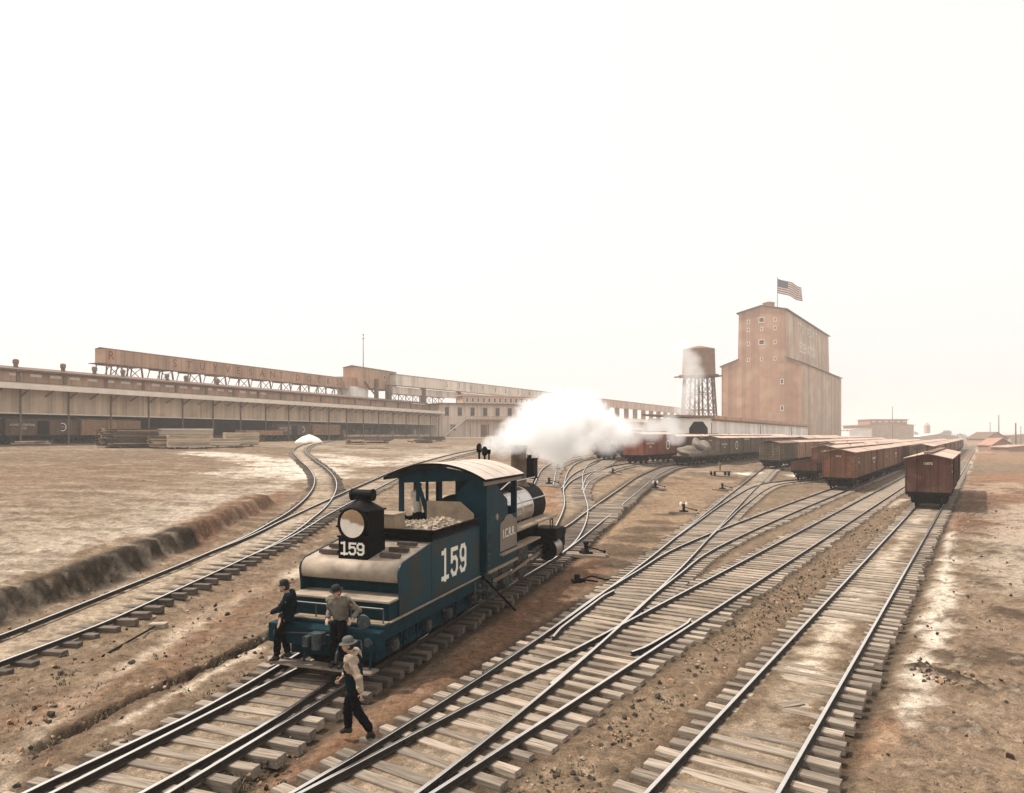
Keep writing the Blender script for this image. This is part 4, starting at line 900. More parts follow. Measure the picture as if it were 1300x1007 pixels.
# man on the left end of the footboard, half turned away
q = lo(-1.03, -.92)
person('man in dark coat and bowler perched on the left end of the tender footboard', (q.x, q.y, .22), R(98),
       stand(pelvis=(.02, -.10, .88), chest=(0, -.14, 1.23), neck=(0, -.10, 1.39), head=(0, -.04, 1.52), lsh=(-.19, -.14, 1.34), rsh=(.19, -.14, 1.34), lel=(-.27, .02, 1.12), lwr=(-.20, .22, 1.02), rel=(.26, -.20, 1.08), rwr=(.22, -.14, .84),
             lknee=(-.10, .08, .49), lank=(-.10, .10, .09), ltoe=(-.11, .26, .035), rknee=(.09, -.02, .47), rank=(.10, -.10, .09), rtoe=(.12, .06, .035), lup=(0, 0, 1), rup=(1, 0, 0)),
       M_coat, M_trous, M_leather, 'bowler', M_felt, yaw=R(-8), pitch=R(-10), curl=1.0, beard=True)
q = lo(5.25, -.98)
person('man in pale shirt at the left rear opening of the locomotive cab', (q.x, q.y, 1.82), LROT - R(30),
       stand(lel=(-.25, .06, 1.10), lwr=(-.16, .30, 1.02), rel=(.25, .04, 1.10), rwr=(.2, .28, 1.04), lup=(0, 0, 1), rup=(0, 0, 1)), M_paleshirt, M_trous, M_leather, 'cap', M_felt, pitch=R(-6))
q = lo(6.75, .98)
person('man in dark coat looking out of the right cab window of the locomotive', (q.x, q.y, 1.55), LROT - R(70), stand(lup=(0, 0, 1), rup=(0, 0, 1)), M_coat, M_trous, M_leather, 'cap', M_felt, vox=.012)
# ---------------------------------------------------------------- freight cars (local: near end at y=0, y forward, z from rail top)
def car_paint(name, c, k=6.5, v=.25, dust=(.30, .21, .15)):
    kw = dict(rough=.82, var=v, scale=1.6, groove=.42, rand=.14, spec=.15, patch=(tuple(.75 * a + .25 * b for a, b in zip(c, dust)), 1.1, .54))
    return [mat(name + '_side', c, boards=(1, k), **kw), mat(name + '_end', c, boards=(0, k), **kw)]
PAINT = {'brown': car_paint('brown_car_paint', (.095, .042, .030)), 'red': car_paint('red_car_paint', (.22, .075, .045)), 'rust': car_paint('rust_car_paint', (.18, .078, .048)),
         'olive': car_paint('olive_car_paint', (.13, .098, .066)), 'tan': car_paint('tan_car_paint', (.34, .195, .115)), 'drab': car_paint('drab_car_paint', (.16, .10, .068))}
M_roofs = {'pink': mat('dusty_red_roof', (.46, .33, .26), .85, 0, .2, 2.0, .3, 8, rand=.15, boards=(1, 1.1), groove=.25), 'dark': mat('dark_roof_boards', (.20, .125, .09), .85, 0, .25, 2.0, rand=.2, boards=(1, 1.1), groove=.3)}
M_under = mat('car_underframe', (.006, .005, .0045), .85, 0, .4, 4, spec=.05, patch=((.022, .016, .011), 4, .62))
CARL, CARW = 10.4, 1.31
def truck_mesh(yc, wheels=True):
    mb = MB()
    for sx in (-1, 1):
        x = sx * .98
        mb.tube([(x, yc - 1.0, .55), (x, yc - .3, .74), (x, yc + .3, .74), (x, yc + 1.0, .55)], .04, 6); mb.tube([(x, yc - 1.0, .46), (x, yc - .3, .26), (x, yc + .3, .26), (x, yc + 1.0, .46)], .035, 6)
        mb.box(x - .05, x + .05, yc - .2, yc + .2, .28, .70)
        for yy in (yc - .8, yc + .8): mb.box(x - .07, x + .12, yy - .11, yy + .11, .34, .56)
    mb.box(-1.0, 1.0, yc - .17, yc + .17, .42, .74)
    for yy in (yc - .8, yc + .8): mb.cyl((-1, yy, .42), (1, yy, .42), .06, n=8)
    if not wheels:
        for yy in (yc - .8, yc + .8):
            for sx in (-1, 1): mb.cyl((sx * .70, yy, .42), (sx * .80, yy, .42), .42, n=16)
    return mb
def emblem_mesh(r, x, y, zz, sgn):
    """round white herald with a dark diamond across it"""
    mb = MB(); a, b, n = Vector((0, sgn, 0)), Vector((0, 0, 1)), Vector((sgn, 0, 0)); o = Vector((x, y, zz))
    circ = lambda R_: [(R_ * math.cos(t), R_ * math.sin(t)) for t in np.linspace(0, 2 * math.pi, 28, endpoint=False)]
    for k, (R_, m) in enumerate(((r, 0), (r * .74, 1))): mb.prism(circ(R_), o + n * .006 * k, a, b, n * .006, m)
    mb.prism([(-r * .62, 0), (0, r * .34), (r * .62, 0), (0, -r * .34)], o + n * .012, a, b, n * .006, 0)
    mb.prism([(-r * .48, 0), (0, r * .24), (r * .48, 0), (0, -r * .24)], o + n * .018, a, b, n * .006, 1)
    return mb
def make_car(kind, paint, roof='pink', near=True, opendoor=False, ribs=False, letter=None, herald=False, doors=True, h=3.32):
    sd_, en_ = PAINT[paint]; r = thing({'box': 'boxcar', 'stock': 'stock_car', 'gondola': 'gondola_car', 'flat': 'flatcar'}[kind], None, {'box': 'boxcar', 'stock': 'stock car', 'gondola': 'gondola car', 'flat': 'flatcar'}[kind])
    W_, Lh, z0 = CARW, CARL, 1.05
    mb = MB(); mb.box(-W_ + .1, W_ - .1, .15, Lh - .15, .82, 1.04); mb.box(-.3, .3, -.02, Lh + .02, .72, .9)
    for x in (-.8, .8): mb.tube([(x, .6, .9), (x, 3.4, .55), (x, Lh - 3.4, .55), (x, Lh - .6, .9)], .025, 6)
    mb.box(-W_, W_, -.06, .14, .84, 1.05); mb.box(-W_, W_, Lh - .14, Lh + .06, .84, 1.05)
    for y0, y1 in ((-.40, -.06), (Lh + .06, Lh + .40)): mb.box(-.11, .11, y0, y1, .70, .92)
    for yb in (.52, Lh - .52):
        mb.box(-.98, .98, yb - .05, yb + .05, .26, .56); mb.box(-.5, -.4, yb - .04, yb + .04, .5, .86); mb.box(.4, .5, yb - .04, yb + .04, .5, .86); mb.box(-1.2, 1.2, yb - .1, yb + .1, .66, .86)
    mb.tube([(-1.1, -.10, .9), (1.1, -.10, .9)], .018, 6); mb.box(-.42, -.30, -.12, -.06, .55, .85); mb.box(.9, 1.0, -.14, -.06, .55, .85); mb.box(-1.0, -.9, -.14, -.06, .55, .85)
    mb.build('underframe', M_under, r)
    for yc in (1.55, Lh - 1.55):
        t = truck_mesh(yc, not near).build('truck', M_under, r)
        if near:
            for yy in (yc - .8, yc + .8):
                for sx in (-1, 1):
                    m2 = MB(); m2.lathe([(.20, -.05), (.40, -.05), (.42, .04), (.45, .05), (.45, .07), (.20, .07)], (sx * .75, yy, .43), (-sx, 0, 0), 24); m2.build('wheel', M_under, t)
    if kind == 'box':
        mb = MB()
        mb.box(-W_, -W_ + .05, 0, Lh, z0, h, 0); mb.box(W_ - .05, W_, 0, Lh, z0, h, 0)
        gab = [(-W_ + .05, z0), (W_ - .05, z0), (W_ - .05, h), (0, h + .30), (-W_ + .05, h)]
        mb.prism(gab, (0, .012, 0), (1, 0, 0), (0, 0, 1), (0, .05, 0), 1); mb.prism(gab, (0, Lh - .062, 0), (1, 0, 0), (0, 0, 1), (0, .05, 0), 1)
        for x in (-W_, W_):
            for y in (0, Lh): mb.box(x - .035, x + .035, y - .03, y + .05, z0 - .05, h, 0)
        mb.box(-.9, .9, -.03, .01, z0, z0 + .18, 1); mb.box(-W_, W_, -.02, .011, h - .16, h - .02, 1)
        for x in (-.46, .46): mb.box(x - .06, x + .06, -.025, .011, z0, h - .05, 1)
        if ribs:
            for sgn in (-1, 1):
                for k in range(13):
                    y = .35 + k * (Lh - .7) / 12; mb.box(min(sgn * W_, sgn * (W_ + .06)), max(sgn * W_, sgn * (W_ + .06)), y - .16, y + .16, z0, h - .03, 2)
        body = mb.build('body', [sd_, en_, PAINT['tan'][0]], r)
    elif kind == 'stock':
        mb = MB()
        for k in range(11):
            zz = z0 + .06 + k * .205
            for sgn in (-1, 1): mb.box(min(sgn * W_, sgn * (W_ - .04)), max(sgn * W_, sgn * (W_ - .04)), 0, Lh, zz, zz + .13, 0)
            mb.box(-W_ + .04, W_ - .04, 0, .04, zz, zz + .13, 1); mb.box(-W_ + .04, W_ - .04, Lh - .04, Lh, zz, zz + .13, 1)
        for k in range(11):
            y = .06 + k * (Lh - .12) / 10
            for sgn in (-1, 1): mb.box(min(sgn * W_, sgn * (W_ + .05)), max(sgn * W_, sgn * (W_ + .05)), y - .06, y + .06, z0, h, 0)
        for x in (-1.25, -.45, .45, 1.25): mb.box(x - .06, x + .06, -.05, 0, z0, h, 1)
        mb.box(-W_ + .06, W_ - .06, .08, Lh - .08, z0, z0 + .1, 0); body = mb.build('body', [sd_, en_], r)
    elif kind == 'gondola':
        g = 1.95; mb = MB(); mb.box(-W_, -W_ + .06, 0, Lh, z0, g, 0); mb.box(W_ - .06, W_, 0, Lh, z0, g, 0); mb.box(-W_ + .06, W_ - .06, 0, .06, z0, g, 1); mb.box(-W_ + .06, W_ - .06, Lh - .06, Lh, z0, g, 1); mb.box(-W_ + .06, W_ - .06, .06, Lh - .06, z0, z0 + .08, 0)
        for k in range(9):
            y = .3 + k * (Lh - .6) / 8
            for sgn in (-1, 1): mb.box(min(sgn * W_, sgn * (W_ + .08)), max(sgn * W_, sgn * (W_ + .08)), y - .06, y + .06, .95, g + .04, 0)
        for x in (-.7, .7): mb.box(x - .06, x + .06, -.06, 0, z0, g + .03, 1)
        mb.box(-W_ - .02, W_ + .02, -.03, .08, g, g + .05, 1); body = mb.build('body', [sd_, en_], r); 
    else:
        mb = MB(); mb.box(-W_, W_, 0, Lh, z0 - .02, z0 + .10, 0)
        for k in range(10):
            for sgn in (-1, 1): mb.box(min(sgn * W_, sgn * (W_ + .09)), max(sgn * W_, sgn * (W_ + .09)), .4 + k * 1.05, .52 + k * 1.05, .88, 1.14, 0)
        body = mb.build('deck', [sd_], r)
    if kind in ('box', 'stock'):
        mb = MB(); e = .12
        for sgn in (-1, 1):
            p_ = [(sgn * (W_ + e), h - .035), (sgn * .02, h + .30), (sgn * .02, h + .345), (sgn * (W_ + e), h + .015)]
            mb.prism(p_, (0, -.12, 0), (1, 0, 0), (0, 0, 1), (0, Lh + .24, 0), 0)
        rf = mb.build('roof', M_roofs[roof], r)
        if near:
            mb = MB(); mb.box(-.26, .26, -.10, Lh + .10, h + .37, h + .40)
            for k in range(9): mb.box(-.24, .24, .2 + k * 1.24, .28 + k * 1.24, h + .30, h + .37)
            mb.build('running_board', M_roofs['dark'], rf)
            mb = MB(); mb.cyl((-.62, -.16, .95), (-.62, -.16, h + .62), .018, n=8); mb.lathe([(.20, 0), (.22, .015), (.20, .03)], (-.62, -.16, h + .6), (0, 0, 1), 20); mb.bar((-.82, -.16, h + .61), (-.42, -.16, h + .61), .025); mb.build('brake_wheel', M_under, r)
            mb = MB()
            for k in range(6): mb.tube([(W_ + .03, .12, 1.25 + k * .36), (W_ + .07, .14, 1.25 + k * .36), (W_ + .07, .52, 1.25 + k * .36), (W_ + .03, .54, 1.25 + k * .36)], .014, 6)
            mb.bar((W_ + .05, .3, 1.2), (W_ + .05, .3, 3.1), .02); mb.build('ladder', M_under, r)
        if doors:
            for sgn in (-1, 1):
                mb = MB(); yc = Lh / 2; x0, x1 = sorted((sgn * (W_ + .03), sgn * (W_ + .08))); yc += 1.75 if opendoor else 0; mb.box(x0, x1, yc - .85, yc + .85, z0 + .08, h - .22, 0)
                x0, x1 = sorted((sgn * (W_ + .08), sgn * (W_ + .10)))
                for (ya, yb, za, zb) in ((-.85, -.75, z0 + .08, h - .22), (.75, .85, z0 + .08, h - .22), (-.75, .75, z0 + .08, z0 + .2), (-.75, .75, h - .36, h - .22)): mb.box(x0, x1, yc + ya, yc + yb, za, zb, 0)
                x0, x1 = sorted((sgn * W_, sgn * (W_ + .11))); mb.box(x0, x1, Lh / 2 - .95, Lh / 2 + 2.6, h - .20, h - .12, 0)
                mb.build('door', [sd_], r)
                if opendoor:
                    mb = MB(); x0, x1 = sorted((sgn * (W_ + .003), sgn * (W_ + .02))); mb.box(x0, x1, Lh / 2 - .85, Lh / 2 + .85, z0 + .08, h - .24); mb.build('dark_doorway_panel', M_under, r)  # dark panel on the wall, painted shade of the interior behind the open door
    if letter:
        for sgn in (-1, 1):
            for t_, zz, sz in letter:
                obj('lettering', text_mesh(t_, sz, M_white, (sgn * (W_ + (.065 if ribs else .004)), Lh / 2 - sgn * 2.9, zz), (0, sgn, 0), (0, 0, 1), .003), body)
    if letter and kind == 'box':
        obj('lettering', text_mesh(letter[-1][0], .22, M_white, (0, -.034, h - .36), (1, 0, 0), (0, 0, 1), .003), body)
    if herald:
        for sgn in (-1, 1): emblem_mesh(.62, sgn * (W_ + .004), Lh / 2 + sgn * 2.9, 2.25, sgn).build('emblem', [M_white, M_under], body)
    return r
IC = [('ILLINOIS CENTRAL', 2.45, .30), ('21150', 2.05, .30)]
_proto = {}
def place_car(key, x, y, label, group, rot, kw, zz=None):
    if key not in _proto: _proto[key] = make_car(**kw); o = _proto[key]
    else: o = copy_tree(_proto[key])
    cx, cy = x + math.sin(-rot) * CARL / 2, y + math.cos(rot) * CARL / 2
    o.location = (x, y, float(Hr(cx, cy)) if zz is None else zz); o.rotation_euler = (0, 0, rot); o['label'] = label; o['group'] = group
    return o
RA = -math.atan2(SA, CA)
ORD = ['first', 'second', 'third', 'fourth', 'fifth', 'sixth', 'seventh', 'eighth', 'ninth', 'tenth', 'eleventh', 'twelfth', 'thirteenth', 'fourteenth', 'fifteenth', 'sixteenth', 'seventeenth', 'eighteenth']
KINDS_ = {'brown': dict(kind='box', paint='brown'), 'brownlet': dict(kind='box', paint='brown', letter=[('I. C.', 2.75, .28), ('15872', 2.35, .30)]), 'ribred': dict(kind='box', paint='rust', ribs=True, doors=False, letter=[('I. C.', 2.75, .3), ('9415', 2.35, .32)]), 'rust': dict(kind='box', paint='rust', letter=IC), 'red': dict(kind='box', paint='red', letter=IC, herald=True, h=3.6), 'olive': dict(kind='box', paint='olive', letter=IC, herald=True),
          'olivetop': dict(kind='box', paint='olive', letter=[('ILLINOIS CENTRAL', 3.08, .34)], roof='pink'), 'tan': dict(kind='box', paint='tan', roof='pink'), 'drab': dict(kind='box', paint='drab', roof='pink'), 'stock': dict(kind='stock', paint='olive', roof='dark', doors=False), 'gondola': dict(kind='gondola', paint='brown'), 'gondpale': dict(kind='gondola', paint='tan'), 'flat': dict(kind='flat', paint='olive'), 'darkgond': dict(kind='gondola', paint='olive'),
          'farbrown': dict(kind='box', paint='brown', near=False), 'farrust': dict(kind='box', paint='rust', near=False, ribs=True), 'fardrab': dict(kind='box', paint='drab', near=False), 'fartan': dict(kind='box', paint='tan', near=False)}
COLW = {'brown': 'brown', 'brownlet': 'dark brown', 'ribred': 'rust-red ribbed', 'rust': 'rust-brown', 'red': 'bright red', 'olive': 'olive-brown', 'olivetop': 'olive', 'tan': 'orange-tan', 'drab': 'drab brown', 'farbrown': 'brown', 'farrust': 'rust-red', 'fardrab': 'drab brown', 'fartan': 'orange-tan'}
def row(u, s, seq, where, group, special={}):
    for i, k in enumerate(seq):
        x, y = xy(u, s + i * 11.15 + random.uniform(-.08, .08))
        lab = special.get(i) or f'{COLW[k]} boxcar, {ORD[i]} in {where}'
        place_car(k, x, y, lab, group, RA, KINDS_[k])
F4 = ['farbrown', 'farrust', 'fardrab', 'farrust', 'fartan', 'farbrown', 'farrust']
row(-3.1, 54.9, ['brownlet', 'brown'], '', 'lone boxcars on the right track', {0: 'dark brown boxcar with pinkish roof standing alone, foremost on the right track', 1: 'brown boxcar coupled close behind the foremost car on the right track'})
row(-10.85, 69.4, ['ribred', 'rust', 'ribred', 'rust'] + [F4[i % 7] for i in range(14)], 'the long row led by the ribbed car', 'long middle row of boxcars', {0: 'rust-red ribbed boxcar, large and foremost in the middle of the yard'})
row(-7.05, 112, [F4[(i + 2) % 7] for i in range(16)], 'the distant row beyond the lone dark boxcar', 'far row of boxcars beside the right track')
row(-16.0, 80.5, ['gondola', 'rust', 'drab', 'brown'] + [F4[(i + 1) % 7] for i in range(10)], 'the row behind the low gondola', 'row of boxcars behind the gondola', {0: 'low dark brown gondola car beside the foremost ribbed boxcar'})
row(-19.9, 118, [F4[(i + 3) % 7] for i in range(9)], 'the far row between the gondola row and stock car row', 'far boxcars between gondola row and stock car row')
row(-23.4, 96.4, ['stock', 'tan', 'tan', 'drab'] + [F4[(i + 4) % 7] for i in range(7)], 'the row behind the slatted stock car', 'row behind the slatted stock car', {0: 'grey-brown slatted stock car where the ladder track ends', 1: 'orange-tan boxcar right behind the slatted stock car'})
row(-27.3, 134, [F4[(i + 2) % 7] for i in range(8)], 'the roofs row left of the stock car row', 'far boxcars left of the stock car row')
row(-31.2, 84.8, ['flat', 'olive', 'olivetop', 'drab'] + [F4[(i + 5) % 7] for i in range(6)], 'the row behind the loaded flatcar', 'row behind the loaded flatcar', {0: 'flatcar stacked with a lumpy tarpaulin covered load', 1: 'olive-brown boxcar with a white round emblem behind the loaded flatcar', 2: 'olive boxcar with a line of white lettering under its eave'})
row(-35.6, 80.2, ['red', 'brown', 'drab'] + [F4[i % 7] for i in range(4)], 'the row led by the bright red boxcar', 'row led by the bright red boxcar', {0: 'bright red boxcar leading its row beside the drifting steam'})
row(-42.0, 84.5, ['darkgond', 'drab'], '', 'cars half hidden in the steam', {0: 'dark gondola car under the drifting steam left of the red boxcar', 1: 'drab boxcar veiled by steam behind the dark gondola'})
row(-72.0, 134, ['drab', 'brown', 'fardrab'], 'the row behind the red cross-braced bumper', 'cars behind the cross-braced bumper')
# load on the flatcar
M_tarp = mat('grey_tarpaulin', (.19, .158, .12), .9, 0, .3, 4, .4, 6)
M_casting = mat('dark_machine_load', (.05, .042, .035), .7, 0, .4, 5, .3, 12)
def lump(name, label, cat, s, t, zz, sc, m, seed, group):
    bm = bmesh.new(); bmesh.ops.create_icosphere(bm, subdivisions=4, radius=1); r2 = random.Random(seed); ph = [r2.uniform(0, 6) for _ in range(6)]
    for v in bm.verts:
        c = v.co; k = 1 + .14 * math.sin(3.1 * c.x + ph[0]) * math.sin(2.7 * c.y + ph[1]) + .09 * math.sin(6.3 * c.z + ph[2] + 3 * c.x) + .05 * math.sin(9 * c.y + ph[3])
        v.co = Vector((c.x * sc[0] * k, c.y * sc[1] * k, max(0, (c.z + .35) * sc[2] * k)))
    me = bpy.data.meshes.new(name); bm.to_mesh(me); bm.free(); me.materials.append(m); me.polygons.foreach_set('use_smooth', [True] * len(me.polygons))
    x, y = xy(-31.2 + t, 84.8 + s); o = obj(name, me, None, (x, y, float(Hr(x, y)) + 1.155 + zz), RA); tag(o, label, cat, group); return o
lump('tarpaulin_bundle', 'tall pale tarpaulin bundle at the back of the flatcar load', 'bundle', 7.2, 0, 0, (1.15, 2.0, 1.55), M_tarp, 1, 'load on the flatcar')
lump('tarpaulin_bundle', 'low grey tarpaulin bundle at the front of the flatcar load', 'bundle', 2.6, -.1, 0, (1.1, 2.2, .85), M_tarp, 2, 'load on the flatcar')
lump('machinery', 'dark iron machinery between the tarpaulin bundles on the flatcar', 'machinery', 4.9, .1, 0, (.9, .9, .9), M_casting, 3, 'load on the flatcar')
for k in range(9):
    s_, x_ = .8 + k * 1.05, 1.0
    mb = MB(); mb.lathe([(.20, 0), (.25, .18), (.26, .3), (.25, .42), (.20, .6)], (0, 0, 0), (0, 0, 1), 16)
    x, y = xy(-31.2 + x_, 84.8 + s_); tag(mb.build('barrel', M_tarp, None, (x, y, float(Hr(x, y)) + 1.155)), 'small grey barrel in the line along the flatcar edge', 'barrel', 'barrels along the flatcar edge')
# ---------------------------------------------------------------- buildings
def clad(name, c, ax=1, k=1.2, groove=.22, **kw): return mat(name, c, .85, 0, .14, .25, boards=(ax, k), groove=groove, spec=.15, **kw)
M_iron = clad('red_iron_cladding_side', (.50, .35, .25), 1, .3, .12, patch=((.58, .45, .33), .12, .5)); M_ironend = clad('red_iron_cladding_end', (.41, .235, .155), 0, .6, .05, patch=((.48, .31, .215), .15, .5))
M_roofbrown = mat('brown_roof_felt', (.16, .10, .07), .9, 0, .25, .5)
M_winpale = mat('pale_window_frame', (.62, .52, .44), .8); M_pane = mat('dark_window_pane', (.03, .025, .022), .25, 0, .2, 2, spec=.5)
M_boardtan = clad('tan_wall_boards', (.56, .44, .33), 1, 2.2, .25, patch=((.47, .345, .25), .3, .55)); M_fascia = mat('pale_fascia_paint', (.74, .65, .55), .8, 0, .12, .6)
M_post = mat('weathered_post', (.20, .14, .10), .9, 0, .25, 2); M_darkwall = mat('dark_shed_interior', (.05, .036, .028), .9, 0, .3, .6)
M_gallery = clad('faded_gallery_boards', (.46, .30, .205), 1, .55, .3, patch=((.40, .23, .15), .25, .52)); M_palegal = clad('pale_gallery_boards', (.74, .65, .55), 1, .5, .18); M_pinkgal = clad('rose_gallery_boards', (.58, .42, .33), 1, .5, .25)
M_redletter = mat('faded_red_lettering', (.22, .065, .04), .8, 0, .2, 1); M_darkletter = mat('dark_lettering', (.10, .06, .04), .8, 0, .2, 1)
M_truss = mat('rusty_trestle_timber', (.20, .115, .075), .9, 0, .3, 1); M_whitewall = clad('whitewashed_boards', (.90, .85, .78), 1, .35, .05); M_rosewall = clad('rose_wall_boards', (.66, .53, .435), 0, 1.5, .2)
M_letterpale = mat('pale_sign_lettering', (.80, .74, .65), .8, 0, .1, 1)
class ZB(MB):
    """z given as absolute height; the thing's base lies at zb"""
    def __init__(self, zb): MB.__init__(self); self.zb = zb
    def build(self, *a, **k): self.v = [(x, y, zz - self.zb) for x, y, zz in self.v]; return MB.build(self, *a, **k)
def window(parent, zb, x, y, zz, w, h, axis, sgn=1, frame=M_winpale, t=.14):
    """framed window on a wall: axis 'x' lies on a wall of constant y facing -y*sgn; 'y' on a wall of constant x facing +x*sgn"""
    mb = ZB(zb); pb = ZB(zb)
    def bx(m, a0, a1, z0, z1, d0, d1):
        if axis == 'x': m.box(x + a0, x + a1, y - sgn * d1 if sgn > 0 else y + d0, y - sgn * d0 if sgn > 0 else y + d1, z0, z1)
        else: m.box(x + d0 if sgn > 0 else x - d1, x + d1 if sgn > 0 else x - d0, y + a0, y + a1, z0, z1)
    bx(mb, -w / 2, -w / 2 + t, zz, zz + h, .0, .09); bx(mb, w / 2 - t, w / 2, zz, zz + h, .0, .09); bx(mb, -w / 2 + t, w / 2 - t, zz, zz + t, .0, .09); bx(mb, -w / 2 + t, w / 2 - t, zz + h - t, zz + h, .0, .09)
    bx(mb, -w / 2 + t, w / 2 - t, zz + h * .5 - .03, zz + h * .5 + .03, .05, .075); bx(mb, -w / 2 - .06, w / 2 + .06, zz - .10, zz, .0, .13)
    f = mb.build('window', frame, parent); bx(pb, -w / 2 + t, w / 2 - t, zz + t, zz + h - t, .01, .03); pb.build('pane', M_pane, f); return f

# ---- grain elevator
zb = 1.9; cor = Vector((102.0, 250.0))
el = thing('grain_elevator', 'tall red-brown grain elevator with stepped narrower top storey and flag on its roof', 'grain elevator', (cor.x, cor.y, zb), RA)
EW, EL = 28.2, 84.6
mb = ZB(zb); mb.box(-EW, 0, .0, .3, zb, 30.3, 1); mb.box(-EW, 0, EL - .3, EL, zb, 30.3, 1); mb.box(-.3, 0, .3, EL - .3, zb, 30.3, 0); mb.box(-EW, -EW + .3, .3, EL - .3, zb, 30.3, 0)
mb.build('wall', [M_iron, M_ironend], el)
for sgn in (0, 1):                                     # lean-to roofs either side of the cupola
    mb = ZB(zb); a = (.6, 30.15) if sgn else (-EW - .6, 30.15); b = (-5.4, 32.6) if sgn else (-21.8, 32.6)
    mb.prism([a, b, (b[0], b[1] + .35), (a[0], a[1] + .35)], (0, -.5, 0), (1, 0, 0), (0, 0, 1), (0, EL + 1, 0)); mb.prism([(a[0] * (1 if not sgn else 0) + (0 if sgn else .6), 30.3), (b[0], 30.3), (b[0], b[1])], (0, .02, 0), (1, 0, 0), (0, 0, 1), (0, .26, 0), 1); mb.build('lower_roof', [M_roofbrown, M_ironend], el)
mb = ZB(zb); c0, c1 = -21.8, -5.4; ez = 49.6
mb.prism([(c0 - .4, 30.3), (c1 + .4, 30.3), (c1, ez), ((c0 + c1) / 2, ez + 2.0), (c0, ez)], (0, .0, 0), (1, 0, 0), (0, 0, 1), (0, .3, 0), 1); mb.prism([(c0 - .4, 31.0), (c1 + .4, 31.0), (c1, ez), ((c0 + c1) / 2, ez + 2.0), (c0, ez)], (0, EL - .33, 0), (1, 0, 0), (0, 0, 1), (0, .3, 0), 1)
mb.prism([(c1 + .4, 31.0), (c1, ez), (c1 - .3, ez), (c1 + .1, 31.0)], (0, .33, 0), (1, 0, 0), (0, 0, 1), (0, EL - .66, 0), 0); mb.prism([(c0 - .4, 31.0), (c0, ez), (c0 + .3, ez), (c0 - .1, 31.0)], (0, .33, 0), (1, 0, 0), (0, 0, 1), (0, EL - .66, 0), 0)
cup = mb.build('cupola', [M_iron, M_ironend], el)
mb = ZB(zb); xm = (c0 + c1) / 2
for sgn in (1, -1): mb.prism([(xm, ez + 2.05), (xm + sgn * 9.0, ez - .05), (xm + sgn * 9.0, ez + .3), (xm, ez + 2.4)], (0, -.6, 0), (1, 0, 0), (0, 0, 1), (0, EL + 1.2, 0))
mb.build('cupola_roof', M_roofbrown, cup)
mb = ZB(zb); mb.prism([(.33, 42.2), (EL - .35, 42.2), (EL - .35, ez - .15), (.33, ez - .15)], (c1 + .10, 0, 0), (0, 1, 0), (-.02, 0, 1), (.08, 0, 0)); mb.build('sign_band', mat('grey_sign_band', (.21, .17, .14), .85, 0, .15, .3), cup)
sl = math.atan2(.4, 18.6)
for t_, zz, sz in (('STUYVESANT', 45.6, 5.2), ('ELEVATOR', 38.4, 5.6)):
    x = c1 + .4 * (ez - zz) / 18.6 + (.16 if zz > 42 else .04); me = text_mesh(t_, sz, M_letterpale, (x, EL * .45, zz - zb), (0, 1, 0), (-math.sin(sl), 0, math.cos(sl)), .03, space=1.25); obj('lettering', me, cup)
for zz, big in ((45.6, True), (42.6, False), (37.5, True), (31.6, False)):
    for k, x in enumerate((-18.3, -13.6, -8.9)): 
        b_ = big and k == 1; window(cup, zb, x, .03, zz, 2.2 if b_ else 1.1, 2.0 if b_ else 1.5, 'x', 1, t=.3)
for zz in (23.0, 13.5): window(el, zb, -6.5, 0, zz, 1.3, 1.9, 'x', 1, t=.3)
for y, h, r_ in ((6, 2.4, 2.1), (36, 1.8, 1.7)): mb = ZB(zb); mb.lathe([(r_, 0), (r_, h), (r_ * 1.1, h + .1), (r_ * .3, h + .7)], (xm + 1.0, y, ez + 1.4), (0, 0, 1), 20); mb.build('roof_ventilator', M_gallery, cup)
fl = thing('flag', 'striped flag streaming from the pole on the grain elevator roof', 'flag')
fp = cor + Vector((CA * -9.0 + SA * 4.0, SA * 9.0 + CA * 4.0)); fl.location = (fp.x, fp.y, ez + 1.0)
mb = MB(); mb.cyl((0, 0, 0), (0, 0, 11.4), .12, .07, 10); mb.sphere((0, 0, 11.5), .18); mb.build('flagpole', M_post, fl)
NX, NZ = 40, 13; vs = []; fd = Vector((.97, .22, 0)).normalized(); fn = Vector((-.22, .97, 0))
for j in range(NZ + 1):
    for i2 in range(NX + 1):
        t = i2 / NX; p = fd * (10.2 * t) + fn * (.75 * math.sin(t * 8.5 + .4 + j * .06) * (.25 + t)) + Vector((0, 0, 11.2 - 5.2 * j / NZ - 1.9 * t - .8 * t * t)); vs.append(p)
mb = MB()
for j in range(NZ):
    for i2 in range(NX):
        q = j * (NX + 1) + i2; mb.add([vs[q], vs[q + 1], vs[q + NX + 2], vs[q + NX + 1]], [(0, 1, 2, 3)], 2 if (j < 7 and i2 < 16) else j % 2, True)
mb.build('flag_cloth', [mat('faded_red_stripe', (.30, .11, .09), .8), mat('white_stripe', (.7, .65, .58), .8), mat('faded_blue_canton', (.12, .12, .15), .8)], fl)

